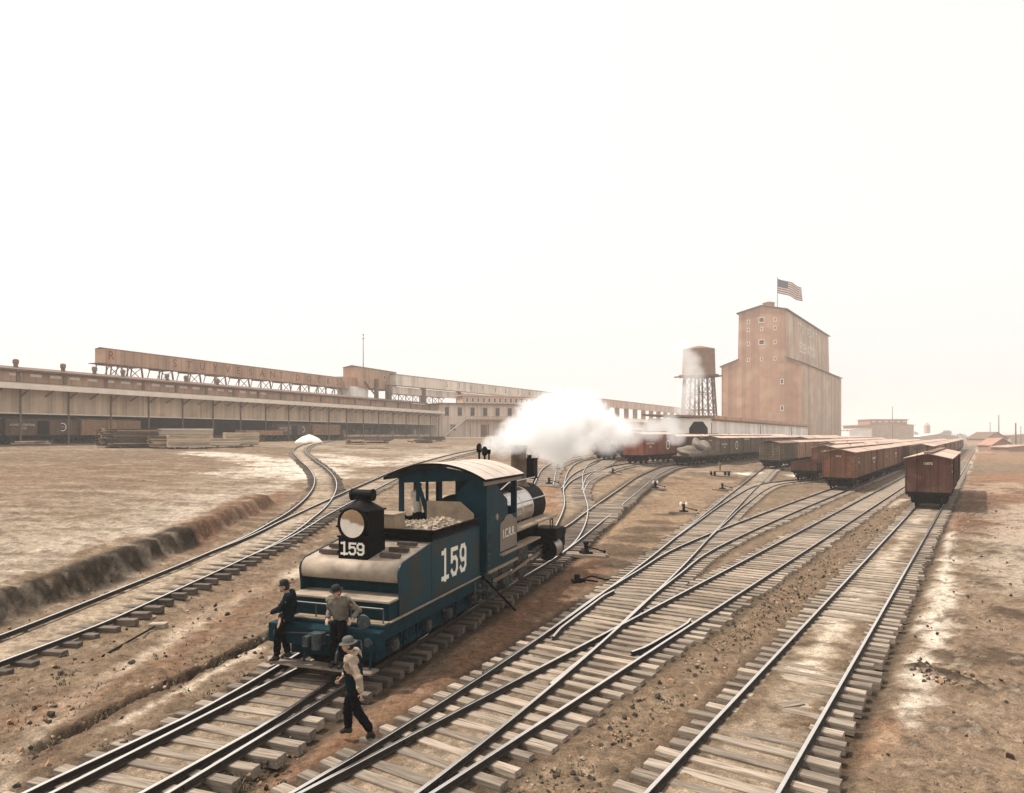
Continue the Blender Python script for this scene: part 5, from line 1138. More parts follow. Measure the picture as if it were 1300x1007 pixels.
# ---- train shed in front of the elevator
d2 = Vector((.493, .870)); R2 = -math.atan2(.493, .870); zb = 1.6
ts = thing('train_shed', 'long white train shed with octagonal portal in front of the grain elevator', 'train shed', (36.5, 130.0, zb), R2)
LN = 137.0; mb = ZB(zb); mb.box(-.25, 0, .25, LN, zb, 7.98, 0); mb.box(-12, -11.75, .25, LN, zb, 7.98, 0); mb.build('side_wall', [M_whitewall], ts)
mb = ZB(zb); oc = [(-4.0, zb), (-4.0, 5.2), (-3.2, 6.3), (-1.6, 6.3), (-.75, 5.2), (-.75, zb)]
mb.prism([(-12, zb), (-12, 7.98), (0, 7.98), (0, zb), (-.6, zb), (-.6, 6.1), (-1.5, 7.35), (-3.2, 7.35), (-4.1, 6.1), (-4.1, zb)], (0, 0, 0), (1, 0, 0), (0, 0, 1), (0, .25, 0)); mb.build('portal_wall', [M_whitewall], ts)
mb = ZB(zb); mb.box(-11.7, -.3, 9, 9.2, zb, 7.5); mb.build('portal_shade_panel', M_darkwall, ts)  # dark panel across the bay, put in as the shade inside the portal
mb = ZB(zb); mb.prism([(.9, 7.95), (-12.9, 8.5), (-12.9, 8.85), (.9, 8.35)], (0, -.8, 0), (1, 0, 0), (0, 0, 1), (0, LN + 1.6, 0)); mb.build('roof', M_roofbrown, ts)
mb = ZB(zb); mb.box(.9, 1.0, -.8, LN + .8, 7.75, 8.42); mb.box(.003, .12, .3, LN, 7.45, 7.75); mb.build('fascia', M_gallery, ts)
for y in (0.15, 48, 98, LN - .2): mb = ZB(zb); mb.box(.003, .16, y - .12, y + .12, zb, 7.15); mb.build('post', M_gallery, ts)

# ---- water tower
zb = float(Hr(52.7, 200)); wt = thing('water_tower', 'round wooden water tank on a splayed lattice tower beside the grain elevator', 'water tower', (52.7, 200.0, zb), .3)
mb = ZB(zb); mb.lathe([(4.55, 21.8), (4.55, 22.2), (4.35, 28.6), (4.45, 28.7), (4.4, 29.0), (.3, 30.0)], (0, 0, 0), (0, 0, 1), 40)
for k in range(11):
    zz = 22.4 + k * .58; r_ = 4.55 - .2 * (zz - 22.2) / 6.4; mb.lathe([(r_, zz), (r_ + .05, zz + .02), (r_ + .05, zz + .12), (r_, zz + .14)], (0, 0, 0), (0, 0, 1), 40)
mb.build('tank', mat('tank_staves', (.28, .17, .115), .85, 0, .2, .8), wt)
mb = ZB(zb); mb.lathe([(5.3, 21.2), (5.5, 21.2), (5.5, 21.75), (5.3, 21.75)], (0, 0, 0), (0, 0, 1), 32); 
for k in range(7): mb.box(-5.2 + k * 1.6, -4.9 + k * 1.6, -4.6, 4.6, 21.1, 21.5)
mb.build('platform', M_truss, wt)
for k in range(8):
    a = math.pi * k / 4; mb = ZB(zb); mb.bar((4.2 * math.cos(a), 4.2 * math.sin(a), 21.2), (5.4 * math.cos(a), 5.4 * math.sin(a), zb), .42); mb.build('leg', M_truss, wt)
mb = ZB(zb)
for k in range(8):
    a, b = math.pi * k / 4, math.pi * (k + 1) / 4
    for j in range(4):
        z0, z1 = 21.2 - j * 4.7, 21.2 - (j + 1) * 4.7; r0, r1 = 4.2 + 1.2 * j / 4, 4.2 + 1.2 * (j + 1) / 4
        mb.bar((r0 * math.cos(a), r0 * math.sin(a), z0), (r1 * math.cos(b), r1 * math.sin(b), z1), .13); mb.bar((r0 * math.cos(b), r0 * math.sin(b), z0), (r1 * math.cos(a), r1 * math.sin(a), z1), .13); mb.bar((r1 * math.cos(a), r1 * math.sin(a), z1), (r1 * math.cos(b), r1 * math.sin(b), z1), .2)
mb.cyl((0, 0, 21.2), (0, 0, zb), .3, n=12); mb.build('bracing', M_truss, wt)

# ---- long dock shed on the river side
dS, nS = Vector((.3701, .9290)), Vector((.9290, -.3701)); RS = -math.atan2(.3701, .9290)
def wv(w, v): p = nS * w + dS * v; return p
def v_at(px, w): a = (px - CX) / FPX; Y = w / (.929 * a - .3701); return Y * (.3701 * a + .929)
zb = 3.6; p = wv(-99.5, 0); sh = thing('dock_shed', 'very long open-sided dock shed with hanging board wall and pale awning edge', 'dock shed', (p.x, p.y, zb), RS)
V0, V1 = 28.0, 188.5
mb = ZB(zb); mb.box(-.22, -.12, V0, V1, 7.95, 11.3); mb.build('hanging_wall', M_boardtan, sh)
mb = ZB(zb); mb.box(-.25, -.06, V0, V1, 7.78, 7.95); mb.build('wall_sill', M_fascia, sh)
mb = ZB(zb); mb.prism([(2.6, 11.5), (-4.2, 12.35), (-4.2, 12.55), (2.6, 11.7)], (0, V0, 0), (1, 0, 0), (0, 0, 1), (0, V1 - V0 + .5, 0)); mb.build('awning_roof', M_roofbrown, sh)
mb = ZB(zb); mb.box(2.6, 2.72, V0, V1 + .5, 11.08, 11.82); mb.build('awning_fascia', M_fascia, sh)
for k in range(24):
    v = v_at(26, -99.5) - 35 + 7.0 * k
    if v > V1: break
    mb = ZB(zb); mb.box(-.11, .11, v - .08, v + .08, zb, 11.4); mb.build('post', M_post, sh)
    mb = ZB(zb); mb.bar((.12, v, 10.2), (2.4, v, 11.45), .16, .2); mb.bar((.0, v + 3.5, 10.3), (2.4, v + 3.5, 11.45), .14, .16); mb.build('bracket', M_post, sh)
mb = ZB(zb); mb.box(-4.2, -4.0, V0, V1 + 4, 12.2, 14.0); mb.box(-14.2, -14.0, V0, V1 + 4, 12.2, 14.0); mb.build('monitor_wall', M_gallery, sh)
for k in range(30):
    v = V0 + 3 + k * 3.0
    mb = ZB(zb); mb.box(-4.0, -3.95, v, v + 1.7, 13.35, 13.75); mb.build('sky_gap_panel', M_fascia, sh)  # pale panels painted as bright sky showing through the wall gaps
for k in range(22): mb = ZB(zb); v = V0 + 5 + k * 7.0; mb.box(-4.0, -3.8, v, v + .5, 12.5, 13.9); mb.build('pilaster', M_post, sh)
mb = ZB(zb); mb.prism([(-3.2, 14.0), (-9, 14.9), (-15, 14.0), (-15, 14.25), (-9, 15.15), (-3.2, 14.28)], (0, V0, 0), (1, 0, 0), (0, 0, 1), (0, V1 - V0 + 4, 0)); mb.box(-40, -14.2, V0, V1, 11.8, 12.3); mb.build('monitor_roof', M_roofbrown, sh)
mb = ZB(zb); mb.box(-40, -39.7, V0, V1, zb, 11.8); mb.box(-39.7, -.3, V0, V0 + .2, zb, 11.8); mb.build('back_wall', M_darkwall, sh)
mb = ZB(zb); mb.box(-26, -3.8, V0, 143, zb, 4.75); mb.box(-26, -.9, 143, V1 - .1, zb, 4.85); mb.build('platform', M_truss, sh)
mb = ZB(zb); mb.box(-.9, -.7, 143, V1 - .1, 4.45, 4.9); mb.build('platform_edge', M_boardtan, sh)
mb = ZB(zb); mb.box(-40, .35, V1, V1 + .4, zb, 11.6); mb.build('end_wall', M_fascia, sh)
for px in (20, 80, 120, 156, 212, 236, 276):
    v = v_at(px, -105.5); mb = ZB(zb); mb.lathe([(.36, 14.3), (.30, 14.7), (.30, 15.25), (.40, 15.3), (.40, 15.8), (.2, 15.95)], (-6, v, 0), (0, 0, 1), 12, 0, False); mb.build('roof_ventilator', M_post, sh)
# people-height clutter inside: freight crates on the platform
for k in range(16):
    v = 146 + k * 2.6; mb = MB(); hh = random.uniform(.9, 1.9); w_ = random.uniform(.9, 1.7); mb.box(-w_ / 2, w_ / 2, -w_ / 2, w_ / 2, 0, hh); mb.box(-w_ / 2 - .03, w_ / 2 + .03, -w_ / 2 - .03, w_ / 2 + .03, hh * .45, hh * .55); p = wv(-99.5 - random.uniform(2.5, 9), v)
    tag(mb.build('crate', M_boardtan if k % 2 else M_truss, None, (p.x, p.y, 4.855), RS), 'boarded freight crate standing on the dock shed platform', 'crate', 'crates on the dock shed platform')
def dock_car(k, w, v, lab, kw): p = wv(w, v); return place_car(k, p.x, p.y, lab, 'freight cars along the dock shed', RS, kw, zz=3.78)
dock_car('brown', -101.6, 53.4, 'brown boxcar at the left edge under the dock shed', KINDS_['brown'])
dock_car('herald', -101.6, 64.5, 'brown boxcar with round white emblem and open door under the dock shed', dict(kind='box', paint='drab', letter=[('ILLINOIS CENTRAL', 2.5, .42), ('21150', 2.0, .42)], herald=True, roof='dark', opendoor=True))
dock_car('fartan', -101.6, 75.6, 'tan boxcar behind the lumber piles under the dock shed', KINDS_['fartan'])
dock_car('herald', -101.6, 119.6, 'brown boxcar with white emblem near the white sand heap under the dock shed', None)
dock_car('tan', -101.6, 131.0, 'orange-tan boxcar next to the open platform of the dock shed', KINDS_['tan'])
dock_car('gondpale', -96.4, 104.5, 'pale slatted gondola behind the lumber piles before the dock shed', KINDS_['gondpale'])

# ---- left conveyor gallery on trestle towers
zb = 14.6; p = wv(-112, 0); ga = thing('conveyor_gallery', 'long faded red-brown conveyor gallery on cross-braced towers above the dock shed', 'conveyor gallery', (p.x, p.y, zb), RS)
g0, g1 = v_at(134, -112), 165.0
mb = ZB(zb); mb.box(-2.6, 0, g0, g1, 17.4, 20.0); mb.build('gallery_wall', M_gallery, ga)
mb = ZB(zb); mb.prism([(.15, 20.0), (-1.3, 20.3), (-2.75, 20.0), (-1.3, 20.12)], (0, g0 - .1, 0), (1, 0, 0), (0, 0, 1), (0, g1 - g0, 0)); mb.box(-2.7, .1, g0 - 1.2, g0 - .01, 17.3, 17.42); mb.build('gallery_roof', M_roofbrown, ga)
for px, ch in zip((222, 240, 257, 273, 289, 303, 318, 333, 346, 357, 378, 392, 405, 417, 429), 'STUYVESANTDOCKS'):
    obj('lettering', text_mesh(ch, 2.2, M_redletter, (.012, v_at(px, -112), 18.72 - zb), (0, 1, 0), (0, 0, 1), .01), ga)
obj('lettering', text_mesh('R', 2.2, M_redletter, (.012, v_at(141, -112), 18.8 - zb), (0, 1, 0), (0, 0, 1), .01), ga)
k = 0; v = g0 + .3
while v < g1 - 3:
    mb = ZB(zb)
    for dv in (0, 2.9):
        for x, fx in ((-.1, .4), (-2.5, -3.0)): mb.bar((x, v + dv, 17.4), (fx, v + dv - (.5 if dv == 0 else 0), 14.6), .24 if x > -1 else .16)
    for x in (.2,): mb.bar((x + .1, v - .3, 14.8), (x - .2, v + 2.9, 17.3), .10); mb.bar((x + .1, v + 2.9, 14.8), (x - .2, v - .1, 17.3), .10)
    mb.bar((-2.9, v + 1.4, 14.7), (-1.2, v + 1.4, 17.3), .10); mb.box(-2.7, .1, v - .2, v + 3.1, 17.2, 17.4); mb.build('trestle_tower', M_truss, ga); v += 6.9 if k else 4.2; k += 1
zb = 14.4; p = wv(-112, 0); hh = thing('transfer_house', 'boxy red-brown transfer house joining the two conveyor galleries', 'transfer house', (p.x, p.y, zb), RS)
mb = ZB(zb); mb.box(-3, 2.7, 163.5, 182, 17.9, 23.3); mb.box(-3.6, 1.2, 158.5, 163.49, 17.2, 20.4); mb.build('upper_house', M_gallery, hh)
mb = ZB(zb); mb.box(-2.5, 1.8, 160.2, 168.5, 14.4, 17.9); mb.build('lower_house', M_whitewall, hh)
mb = ZB(zb); mb.prism([(-3.3, 23.3), (3.0, 23.3), (-.15, 23.9)], (0, 163.3, 0), (1, 0, 0), (0, 0, 1), (0, 18.9, 0)); mb.build('roof', M_roofbrown, hh)
mb = ZB(zb); mb.box(2.72, 3.6, 170, 171, 14.4, 20.5); mb.bar((2.9, 165, 19.5), (3.4, 171, 15), .3); mb.bar((1.5, 180.5, 14.4), (1.5, 180.5, 17.9), .35); mb.build('chute', M_truss, hh)
window(hh, zb, 2.7, 175.5, 20.6, 1.2, 1.3, 'y', 1)
mb = MB(); mb.cyl((0, 0, 0), (0, 0, 9.0), .13, .08, 10); mb.sphere((0, 0, 9.05), .22); mb.box(-.35, .35, -.05, .05, 7.9, 8.05); p = wv(-111.5, 168); tag(mb.build('mast', M_post, None, (p.x, p.y, 23.7)), 'thin mast on the roof of the transfer house', 'mast')

# ---- right-hand galleries
p0_ = Vector((-33.5, 205.0))
def k_at(px): a = (px - CX) / FPX; return (a * 205.0 + 33.5) / (.567 - a) / .870
zb = 14.4; gb = thing('conveyor_gallery', 'pale cream conveyor gallery lettered in dark capitals above the office building', 'conveyor gallery', (p0_.x, p0_.y, zb), R2)
kb = k_at(742)
mb = ZB(zb); mb.box(-3, 0, 0, kb, 19.5, 22.3); mb.build('gallery_wall', M_palegal, gb)
mb = ZB(zb); mb.prism([(.2, 22.3), (-1.5, 22.7), (-3.2, 22.3)], (0, -.2, 0), (1, 0, 0), (0, 0, 1), (0, kb, 0)); mb.build('gallery_roof', M_roofbrown, gb)
mb = ZB(zb); mb.box(-2.2, -1.2, 0, kb, 16.9, 18.9); mb.box(-3, .1, 0, kb, 19.25, 19.5); mb.build('lower_girder', M_palegal, gb)
for px, ch in zip((567, 583, 598, 613, 629, 642, 658, 672, 686, 700), 'STUYVESANT'): obj('lettering', text_mesh(ch, 2.3, M_darkletter, (.012, k_at(px), 20.9 - zb), (0, 1, 0), (0, 0, 1), .01), gb)
for px in (497, 541, 586, 640, 700): kk = k_at(px); mb = ZB(zb); mb.box(-1.9, -.5, kk - .5, kk + .5, 14.4, 19.25); mb.build('pier', M_truss, gb)
mb = ZB(zb)
for kk in np.arange(1, 26, 3.4): mb.bar((-2.6, kk, 14.5), (-2.6, kk + 3, 16.9), .12); mb.bar((-2.6, kk + 3, 14.5), (-2.6, kk, 16.9), .12); mb.bar((-2.6, kk, 14.4), (-2.6, kk, 16.9), .2)
mb.box(-2.75, -2.45, .8, 28, 16.7, 16.9); mb.build('lattice', M_truss, gb)
zb = 3.4; pk = p0_ + d2 * kb; gc = thing('conveyor_gallery', 'rose-brown conveyor gallery on open posts seen through steam beside the water tower', 'conveyor gallery', (pk.x, pk.y, zb), R2)
mb = ZB(zb); mb.box(-3, 0, .3, 190, 18.6, 22.0); mb.build('gallery_wall', M_pinkgal, gc)
mb = ZB(zb); mb.prism([(.3, 22.0), (-1.5, 22.5), (-3.3, 22.0)], (0, .2, 0), (1, 0, 0), (0, 0, 1), (0, 190, 0)); mb.build('gallery_roof', M_roofbrown, gc)
for k in range(14): mb = ZB(zb); mb.box(-2.6, -.4, 4 + k * 13.5 - .7, 4 + k * 13.5 + .7, 12.4, 18.6); mb.build('post', M_truss, gc)
zb = 3.0; ps = p0_ + d2 * (kb - 6) + Vector((.870, -.493)) * 6; fs_ = thing('freight_shed', 'low rose-brown freight shed under the gallery behind the red boxcar', 'freight shed', (ps.x, ps.y, zb), R2)
mb = ZB(zb); mb.box(-12, 0, 0, 190, zb, 11.6); mb.build('wall', M_pinkgal, fs_)
mb = ZB(zb); mb.prism([(.9, 11.6), (-6, 13.4), (-12.9, 11.6), (-6, 13.0)], (0, -.5, 0), (1, 0, 0), (0, 0, 1), (0, 191, 0)); mb.box(.9, 1.0, -.5, 190.5, 11.3, 11.7); mb.build('roof', M_fascia, fs_)
for k in range(11): mb = ZB(zb); mb.box(.003, .08, 6 + k * 16, 10 + k * 16, zb, 8.2); mb.build('door', M_post, fs_)

# ---- two-storey office at the end of the dock shed
zb = 4.2; of = thing('office_building', 'two storey pinkish office with balcony and outside stair at the dock shed end', 'office building', (-21.7, 212.0, zb), math.atan2(.39, .92))
OL = 37.0
mb = ZB(zb); mb.box(0, OL, 0, .3, zb, 14.1); mb.box(0, .3, .3, 14, zb, 14.1); mb.box(OL - .3, OL, .3, 14, zb, 14.1); mb.box(0, OL, 13.7, 14, zb, 14.1); mb.build('wall', [M_rosewall], of)
mb = ZB(zb); mb.box(-.8, OL + .8, -1.0, 14.6, 14.1, 14.45); mb.build('roof', M_truss, of)
for k in range(9): window(of, zb, 2.3 + k * 4.1, 0, 10.7, 1.35, 2.5, 'x', 1, frame=M_truss)
mb = ZB(zb); mb.box(7.5, OL, -2.2, -.003, 9.35, 9.65); mb.box(7.5, OL, -2.25, -2.15, 10.35, 10.45)
for k in range(21): mb.box(7.5 + k * 1.45, 7.6 + k * 1.45, -2.25, -2.15, 9.65, 10.35)
for k in range(6): mb.box(9 + k * 5.4, 9.25 + k * 5.4, -2.2, -1.95, zb, 9.35)
mb.build('balcony', M_gallery, of)
mb = ZB(zb); mb.bar((.6, -1.5, zb + .1), (7.6, -1.5, 9.6), 1.1, .25); mb.bar((.6, -2.0, zb + 1.2), (7.6, -2.0, 10.6), .12); mb.build('stair', M_fascia, of)
for x, w_ in ((14.5, 2.6), (25, 3.0), (31, 2.4)): mb = ZB(zb); mb.box(x - w_ / 2, x + w_ / 2, -.08, -.003, zb, 8.0); mb.build('door', M_truss, of)
window(of, zb, 4.2, 0, 6.3, 1.6, 1.7, 'x', 1, frame=M_truss)
mb = ZB(zb); mb.box(9, 34, 5, 11, 14.45, 17.0); mb.box(8.4, 34.6, 4.4, 11.6, 17.0, 17.3); cs = mb.build('clerestory', M_pinkgal, of)
for k in range(13): window(cs, zb, 10.5 + k * 1.85, 5, 15.0, 1.0, 1.5, 'x', 1, frame=M_fascia, t=.16)
# ---------------------------------------------------------------- lumber, small yard things
M_lumber = mat('stacked_lumber', (.56, .43, .30), .9, 0, .3, 1.5, .3, 10, stretch=(4, .4, 4), rand=.1); M_lumberdark = mat('old_dark_lumber', (.12, .085, .06), .9, 0, .5, 3)
def lumber(label, px, py, wide, high, long_, m, ang=33, ragged=.5, seed=0):
    g = G(px, py, -GND); r_ = random.Random(seed); mb = MB(); t = .11
    for j in range(int(high / t)):
        x = 0
        while x < wide - .1:
            w_ = r_.uniform(.2, .4); a, b = r_.uniform(-ragged, ragged), r_.uniform(-ragged, ragged) * .6
            mb.box(x, x + w_ - .03, a, long_ + b, j * t + .004, j * t + t - r_.uniform(.01, .03), r_.choice((0, 0, 1) if m is M_lumber else (0, 0, 0, 1))); x += w_
        if j % 5 == 4: pass
    for y in (.8, long_ / 2, long_ - .8): mb.box(-.05, wide + .05, y - .08, y + .08, -.15, .004)
    return tag(mb.build('lumber_pile', [m, M_fascia if m is M_lumber else M_lumber], None, (g.x, g.y, ground_z(g.x, g.y) + .15), R(-ang)), label, 'lumber pile', 'lumber piles before the dock shed')
lumber('big ragged dark lumber pile, leftmost before the dock shed', 126, 568.5, 4.0, 2.4, 5.6, M_lumberdark, 38, .9, 1)
lumber('small dark-ended lumber pile right of the big ragged pile', 188, 569, 2.3, 1.5, 4.2, M_lumberdark, 55, .4, 2)
lumber('neat pale lumber pile next to the small dark-ended pile', 211, 569.5, 3.0, 1.6, 5.0, M_lumber, 60, .1, 3)
lumber('low tilted pale lumber pile before the tallest posts', 249, 568, 3.0, 1.15, 5.4, M_lumber, 62, .15, 4)
lumber('square-ended pale lumber pile, rightmost beside the sand', 283, 566.5, 2.6, 1.9, 4.6, M_lumber, 58, .08, 5)
lumber('long back lumber pile seen above the front piles', 202, 562, 4.0, 2.3, 8.0, M_lumber, 62, .2, 6)
lumber('flat stack of dark planks right of the snaking track', 455, 562.5, 4.0, .5, 4.0, M_lumberdark, 60, .6, 7)
lumber('low stack of dark planks near the office stair', 530, 560, 5.0, .9, 5.0, M_lumberdark, 65, .5, 8)
g = G(345, 562, -GND); mb = MB()
for k in range(4): mb.box(k * .35, k * .35 + .3, 0, 6, 0, .28)
tag(mb.build('timber_baulks', M_lumber, None, (wv(-92, 152).x, wv(-92, 152).y, ground_z(*wv(-92, 152)) - .02), R(-65)), 'four long squared timbers lying on sand before the shed platform', 'timbers')
mb = MB(); mb.bar((0, 0, 0), (9.5, 2.2, .35), .35, .14); mb.bar((.6, -.4, .16), (8.9, 2.6, .5), .3, .12); g = G(98, 560, -GND)
tag(mb.build('plank', M_fascia, None, (g.x, g.y, ground_z(g.x, g.y) + 2.0), 0), 'long pale planks jutting left over the big ragged lumber pile', 'planks')
def scrap(label, px, py, w, l, h, n, m, ang, seed):
    g = G(px, py, -GND); r_ = random.Random(seed); mb = MB()
    for k in range(n):
        x, y = r_.uniform(-w, w), r_.uniform(-.5, .5); a = r_.gauss(0, .22); ln = l * r_.uniform(.5, 1); zz = r_.uniform(0, h)
        mb.box(-r_.uniform(.08, .2), r_.uniform(.08, .2), -ln / 2, ln / 2, zz, zz + r_.uniform(.08, .22), r_.choice((0, 0, 1)), Matrix.Translation((x, y, 0)) @ Matrix.Rotation(a, 4, 'Z'))
    return tag(mb.build('timber_scrap', [m, M_lumber], None, (g.x, g.y, ground_z(g.x, g.y)), R(-ang)), label, 'timber scrap', 'timber scrap on the sand before the shed')
scrap('long pale line of timbers across the sand right of the snaking track', 462, 569.5, .8, 8.5, .3, 9, M_lumber, 82, 1)
scrap('tangled dark scrap heap nearest the snaking track', 452, 564.5, 1.6, 3.4, .7, 26, M_lumberdark, 70, 2)
scrap('smaller tangle of dark scrap right of the larger heap', 484, 563, 1.4, 3.0, .5, 16, M_lumberdark, 75, 3)
scrap('flat scatter of boards before the office stair', 536, 562.5, 2.6, 5.0, .5, 24, M_lumberdark, 70, 4)
scrap('few pale boards lying alone near the cab roof', 555, 569, 1.5, 5.0, .2, 6, M_lumber, 80, 5)
scrap('junk boards under the emblem boxcar at far left', 40, 564.5, 3.0, 5.0, .5, 20, M_lumberdark, 60, 6)
# white sand heap, dark barrel and junk at the left shed
def heap(name, label, cat, px, py, r_, h, m, seed):
    g = G(px, py, -GND); bm = bmesh.new(); bmesh.ops.create_icosphere(bm, subdivisions=5, radius=1); q = random.Random(seed); ph = [q.uniform(0, 9) for _ in range(4)]
    for v in bm.verts:
        c = v.co; rr = math.hypot(c.x, c.y); k = 1 + .10 * math.sin(3 * math.atan2(c.y, c.x) + ph[0]) + .05 * math.sin(7 * math.atan2(c.y, c.x) + ph[1]); v.co = Vector((c.x * r_ * k, c.y * r_ * k, max(-.1, c.z) ** (1.0 if c.z < 0 else 1) * h * (1 - .35 * rr) + .04 * math.sin(9 * c.x + ph[2]) * math.sin(8 * c.y + ph[3])))
    me = bpy.data.meshes.new(name); bm.to_mesh(me); bm.free(); me.materials.append(m); me.polygons.foreach_set('use_smooth', [True] * len(me.polygons))
    return tag(obj(name, me, None, (g.x, g.y, ground_z(g.x, g.y))), label, cat)
M_sand = mat('white_sand', (.78, .70, .60), .95, 0, .12, 2, .3, 12); M_dirt = mat('dirt_heap', (.28, .17, .105), .95, 0, .3, 2, .5, 6)
heap('sand_heap', 'white sand heap where the snaking track reaches the shed', 'sand heap', 392, 563, 2.4, 1.6, M_sand, 3)
heap('dirt_heap', 'low brown heap of cinders beside the far right track', 'dirt heap', 1252, 577, 2.2, .9, M_dirt, 5)
heap('rubbish_heap', 'low dark rubbish heap under the open boxcar door', 'rubbish heap', 66, 560, 3.2, .8, M_truss, 9)
mb = MB(); g = G(88, 561, -GND); mb.lathe([(.62, 0), (.70, .3), (.70, .9), (.62, 1.2)], (0, 0, 0), (0, 0, 1), 20); tag(mb.build('barrel', M_blackiron, None, (g.x, g.y, ground_z(g.x, g.y))), 'black barrel standing before the emblem boxcar', 'barrel')
# switch stands
def switch_stand(px, py, label, lamps=False, sc=1.0):
    g = G(px, py, -GND); r_ = thing('switch_stand', label, 'switch stand', (g.x, g.y, ground_z(g.x, g.y)), random.uniform(-.6, -.2), 'switch stands among the tracks')
    mb = MB(); mb.box(-.9, .9, -.28, -.06, 0, .14); mb.box(-.9, .9, .06, .28, 0, .14); mb.build('sleeper', M_tie, r_)
    mb = MB(); mb.lathe([(.20, .14), (.16, .22), (.09, .30), (.08, .52), (.12, .56), (.12, .64)], (0, 0, 0), (0, 0, 1), 16); mb.box(-.28, .28, -.06, .06, .14, .24); mb.build('body', M_blackiron, r_)
    mb = MB(); mb.bar((.05, 0, .45), (.75, .05, .28), .05); mb.sphere((.78, .05, .28), .07, 10, 8); mb.build('lever', M_blackiron, r_)
    if lamps:
        mb = MB()
        for x in (-.22, .22): mb.lathe([(.07, .52), (.085, .56), (.085, .72), (.04, .78)], (x * .8, 0, 0), (0, 0, 1), 14)
        mb.box(-.25, .25, -.03, .03, .58, .64); mb.build('target', M_fascia, r_)
    return r_
switch_stand(744, 709, 'dark switch stand beside the track just past the locomotive cylinder')
switch_stand(868, 653, 'switch stand with twin pale targets in the bare patch left of the ladder track', True)
switch_stand(832, 622, 'switch stand with twin pale targets between the two curving tracks', True)
switch_stand(917, 623, 'small switch stand on bare ground below the push car'); switch_stand(778, 603, 'small dark switch stand beside the branch to the red boxcar')
switch_stand(708, 598, 'small dark switch stand on red dirt beyond the smokestack'); switch_stand(697, 617, 'small dark switch stand on red dirt right of the boiler')
# dark iron scrap beside the locomotive track
g = G(738, 742, -GND); mb = MB(); mb.box(-.32, .1, -.16, .16, 0, .12); mb.cyl((-.15, 0, .1), (-.15, 0, .3), .1, n=12); mb.tube([(0, 0, .12), (.4, .1, .2), (.9, .05, .06), (1.2, .25, .04)], .03); mb.bar((-.1, -.1, .15), (.5, -.3, .08), .06)
tag(mb.build('switch_lever', M_blackiron, None, (g.x, g.y, ground_z(g.x, g.y)), .2), 'black ground throw lever lying on red dirt right of the locomotive', 'ground lever')
# push car
g = G(914, 605, -GND); pc = thing('push_car', 'small four wheeled push car with upright post on bare ground', 'push car', (g.x, g.y, ground_z(g.x, g.y)), .1)
mb = MB(); mb.box(-.95, .95, -.7, .7, .50, .60); 
for k in range(6): mb.box(-.93 + k * .32, -.65 + k * .32, -.72, .72, .60, .63)
mb.build('deck', M_tan, pc)
for x in (-.8, .8):
    for y in (-.5, .5): mb = MB(); mb.lathe([(.08, -.04), (.28, -.04), (.28, .04), (.08, .04)], (x, y, .30), (1, 0, 0), 20); mb.box(x - .03, x + .03, y - .04, y + .04, .2, .5); mb.build('wheel', M_blackiron, pc)
mb = MB(); mb.box(-.09, .09, -.09, .09, .63, 1.35); mb.cyl((0, 0, 1.35), (0, 0, 1.5), .16, n=12); mb.build('post', M_post, pc)
# cross-braced red bumper by the far cars
g = G(728, 574, -GND); mb = MB(); w_, h_ = 2.6, 1.5
for a, b in (((-w_ / 2, 0, 0), (w_ / 2, 0, h_)), ((-w_ / 2, 0, h_), (w_ / 2, 0, 0))): mb.bar(a, b, .14)
for zz in (.08, h_): mb.bar((-w_ / 2, 0, zz), (w_ / 2, 0, zz), .2)
for x in (-w_ / 2, w_ / 2): mb.bar((x, 0, 0), (x, 0, h_ + .1), .2); mb.bar((x, 0, h_), (x, 1.6, 0), .16)
tag(mb.build('bumper_stop', mat('red_bumper_timber', (.30, .12, .07), .85, 0, .2, 2), None, (g.x, g.y, ground_z(g.x, g.y)), -.5), 'red cross-braced timber bumper stop half hidden by the steam', 'bumper stop')
# loose stakes and a stub with an iron rod by the left track
for px, py, w_, lab in ((201, 799, .42, 'short stub of timber lying beside the left track'), (352, 842, .4, 'stub of timber on the ditch side of the locomotive track'), (338, 852, .35, 'smaller stub of timber beyond the sleepers of the locomotive track'), (1003, 905, .5, 'broken bit of plank left of the right track')):
    g = G(px, py, -GND); mb = MB(); mb.box(-w_ / 2, w_ / 2, -.12, .12, -.03, .13); tag(mb.build('timber_stub', M_tie, None, (g.x, g.y, ground_z(g.x, g.y)), random.uniform(-.5, .5), bevel=.01), lab, 'timber stub')
a, b = G(130, 838, -GND), G(196, 802, -GND); mb = MB(); mb.tube([(0, 0, .02), ((b.x - a.x) * .5, (b.y - a.y) * .5, .05), (b.x - a.x, b.y - a.y, .08)], .025)
tag(mb.build('iron_rod', M_blackiron, None, (a.x, a.y, ground_z(a.x, a.y) + .03)), 'thin iron rod lying on the ground beside the left track', 'iron rod')
a, b = G(128, 835, -GND), G(210, 790, -GND)
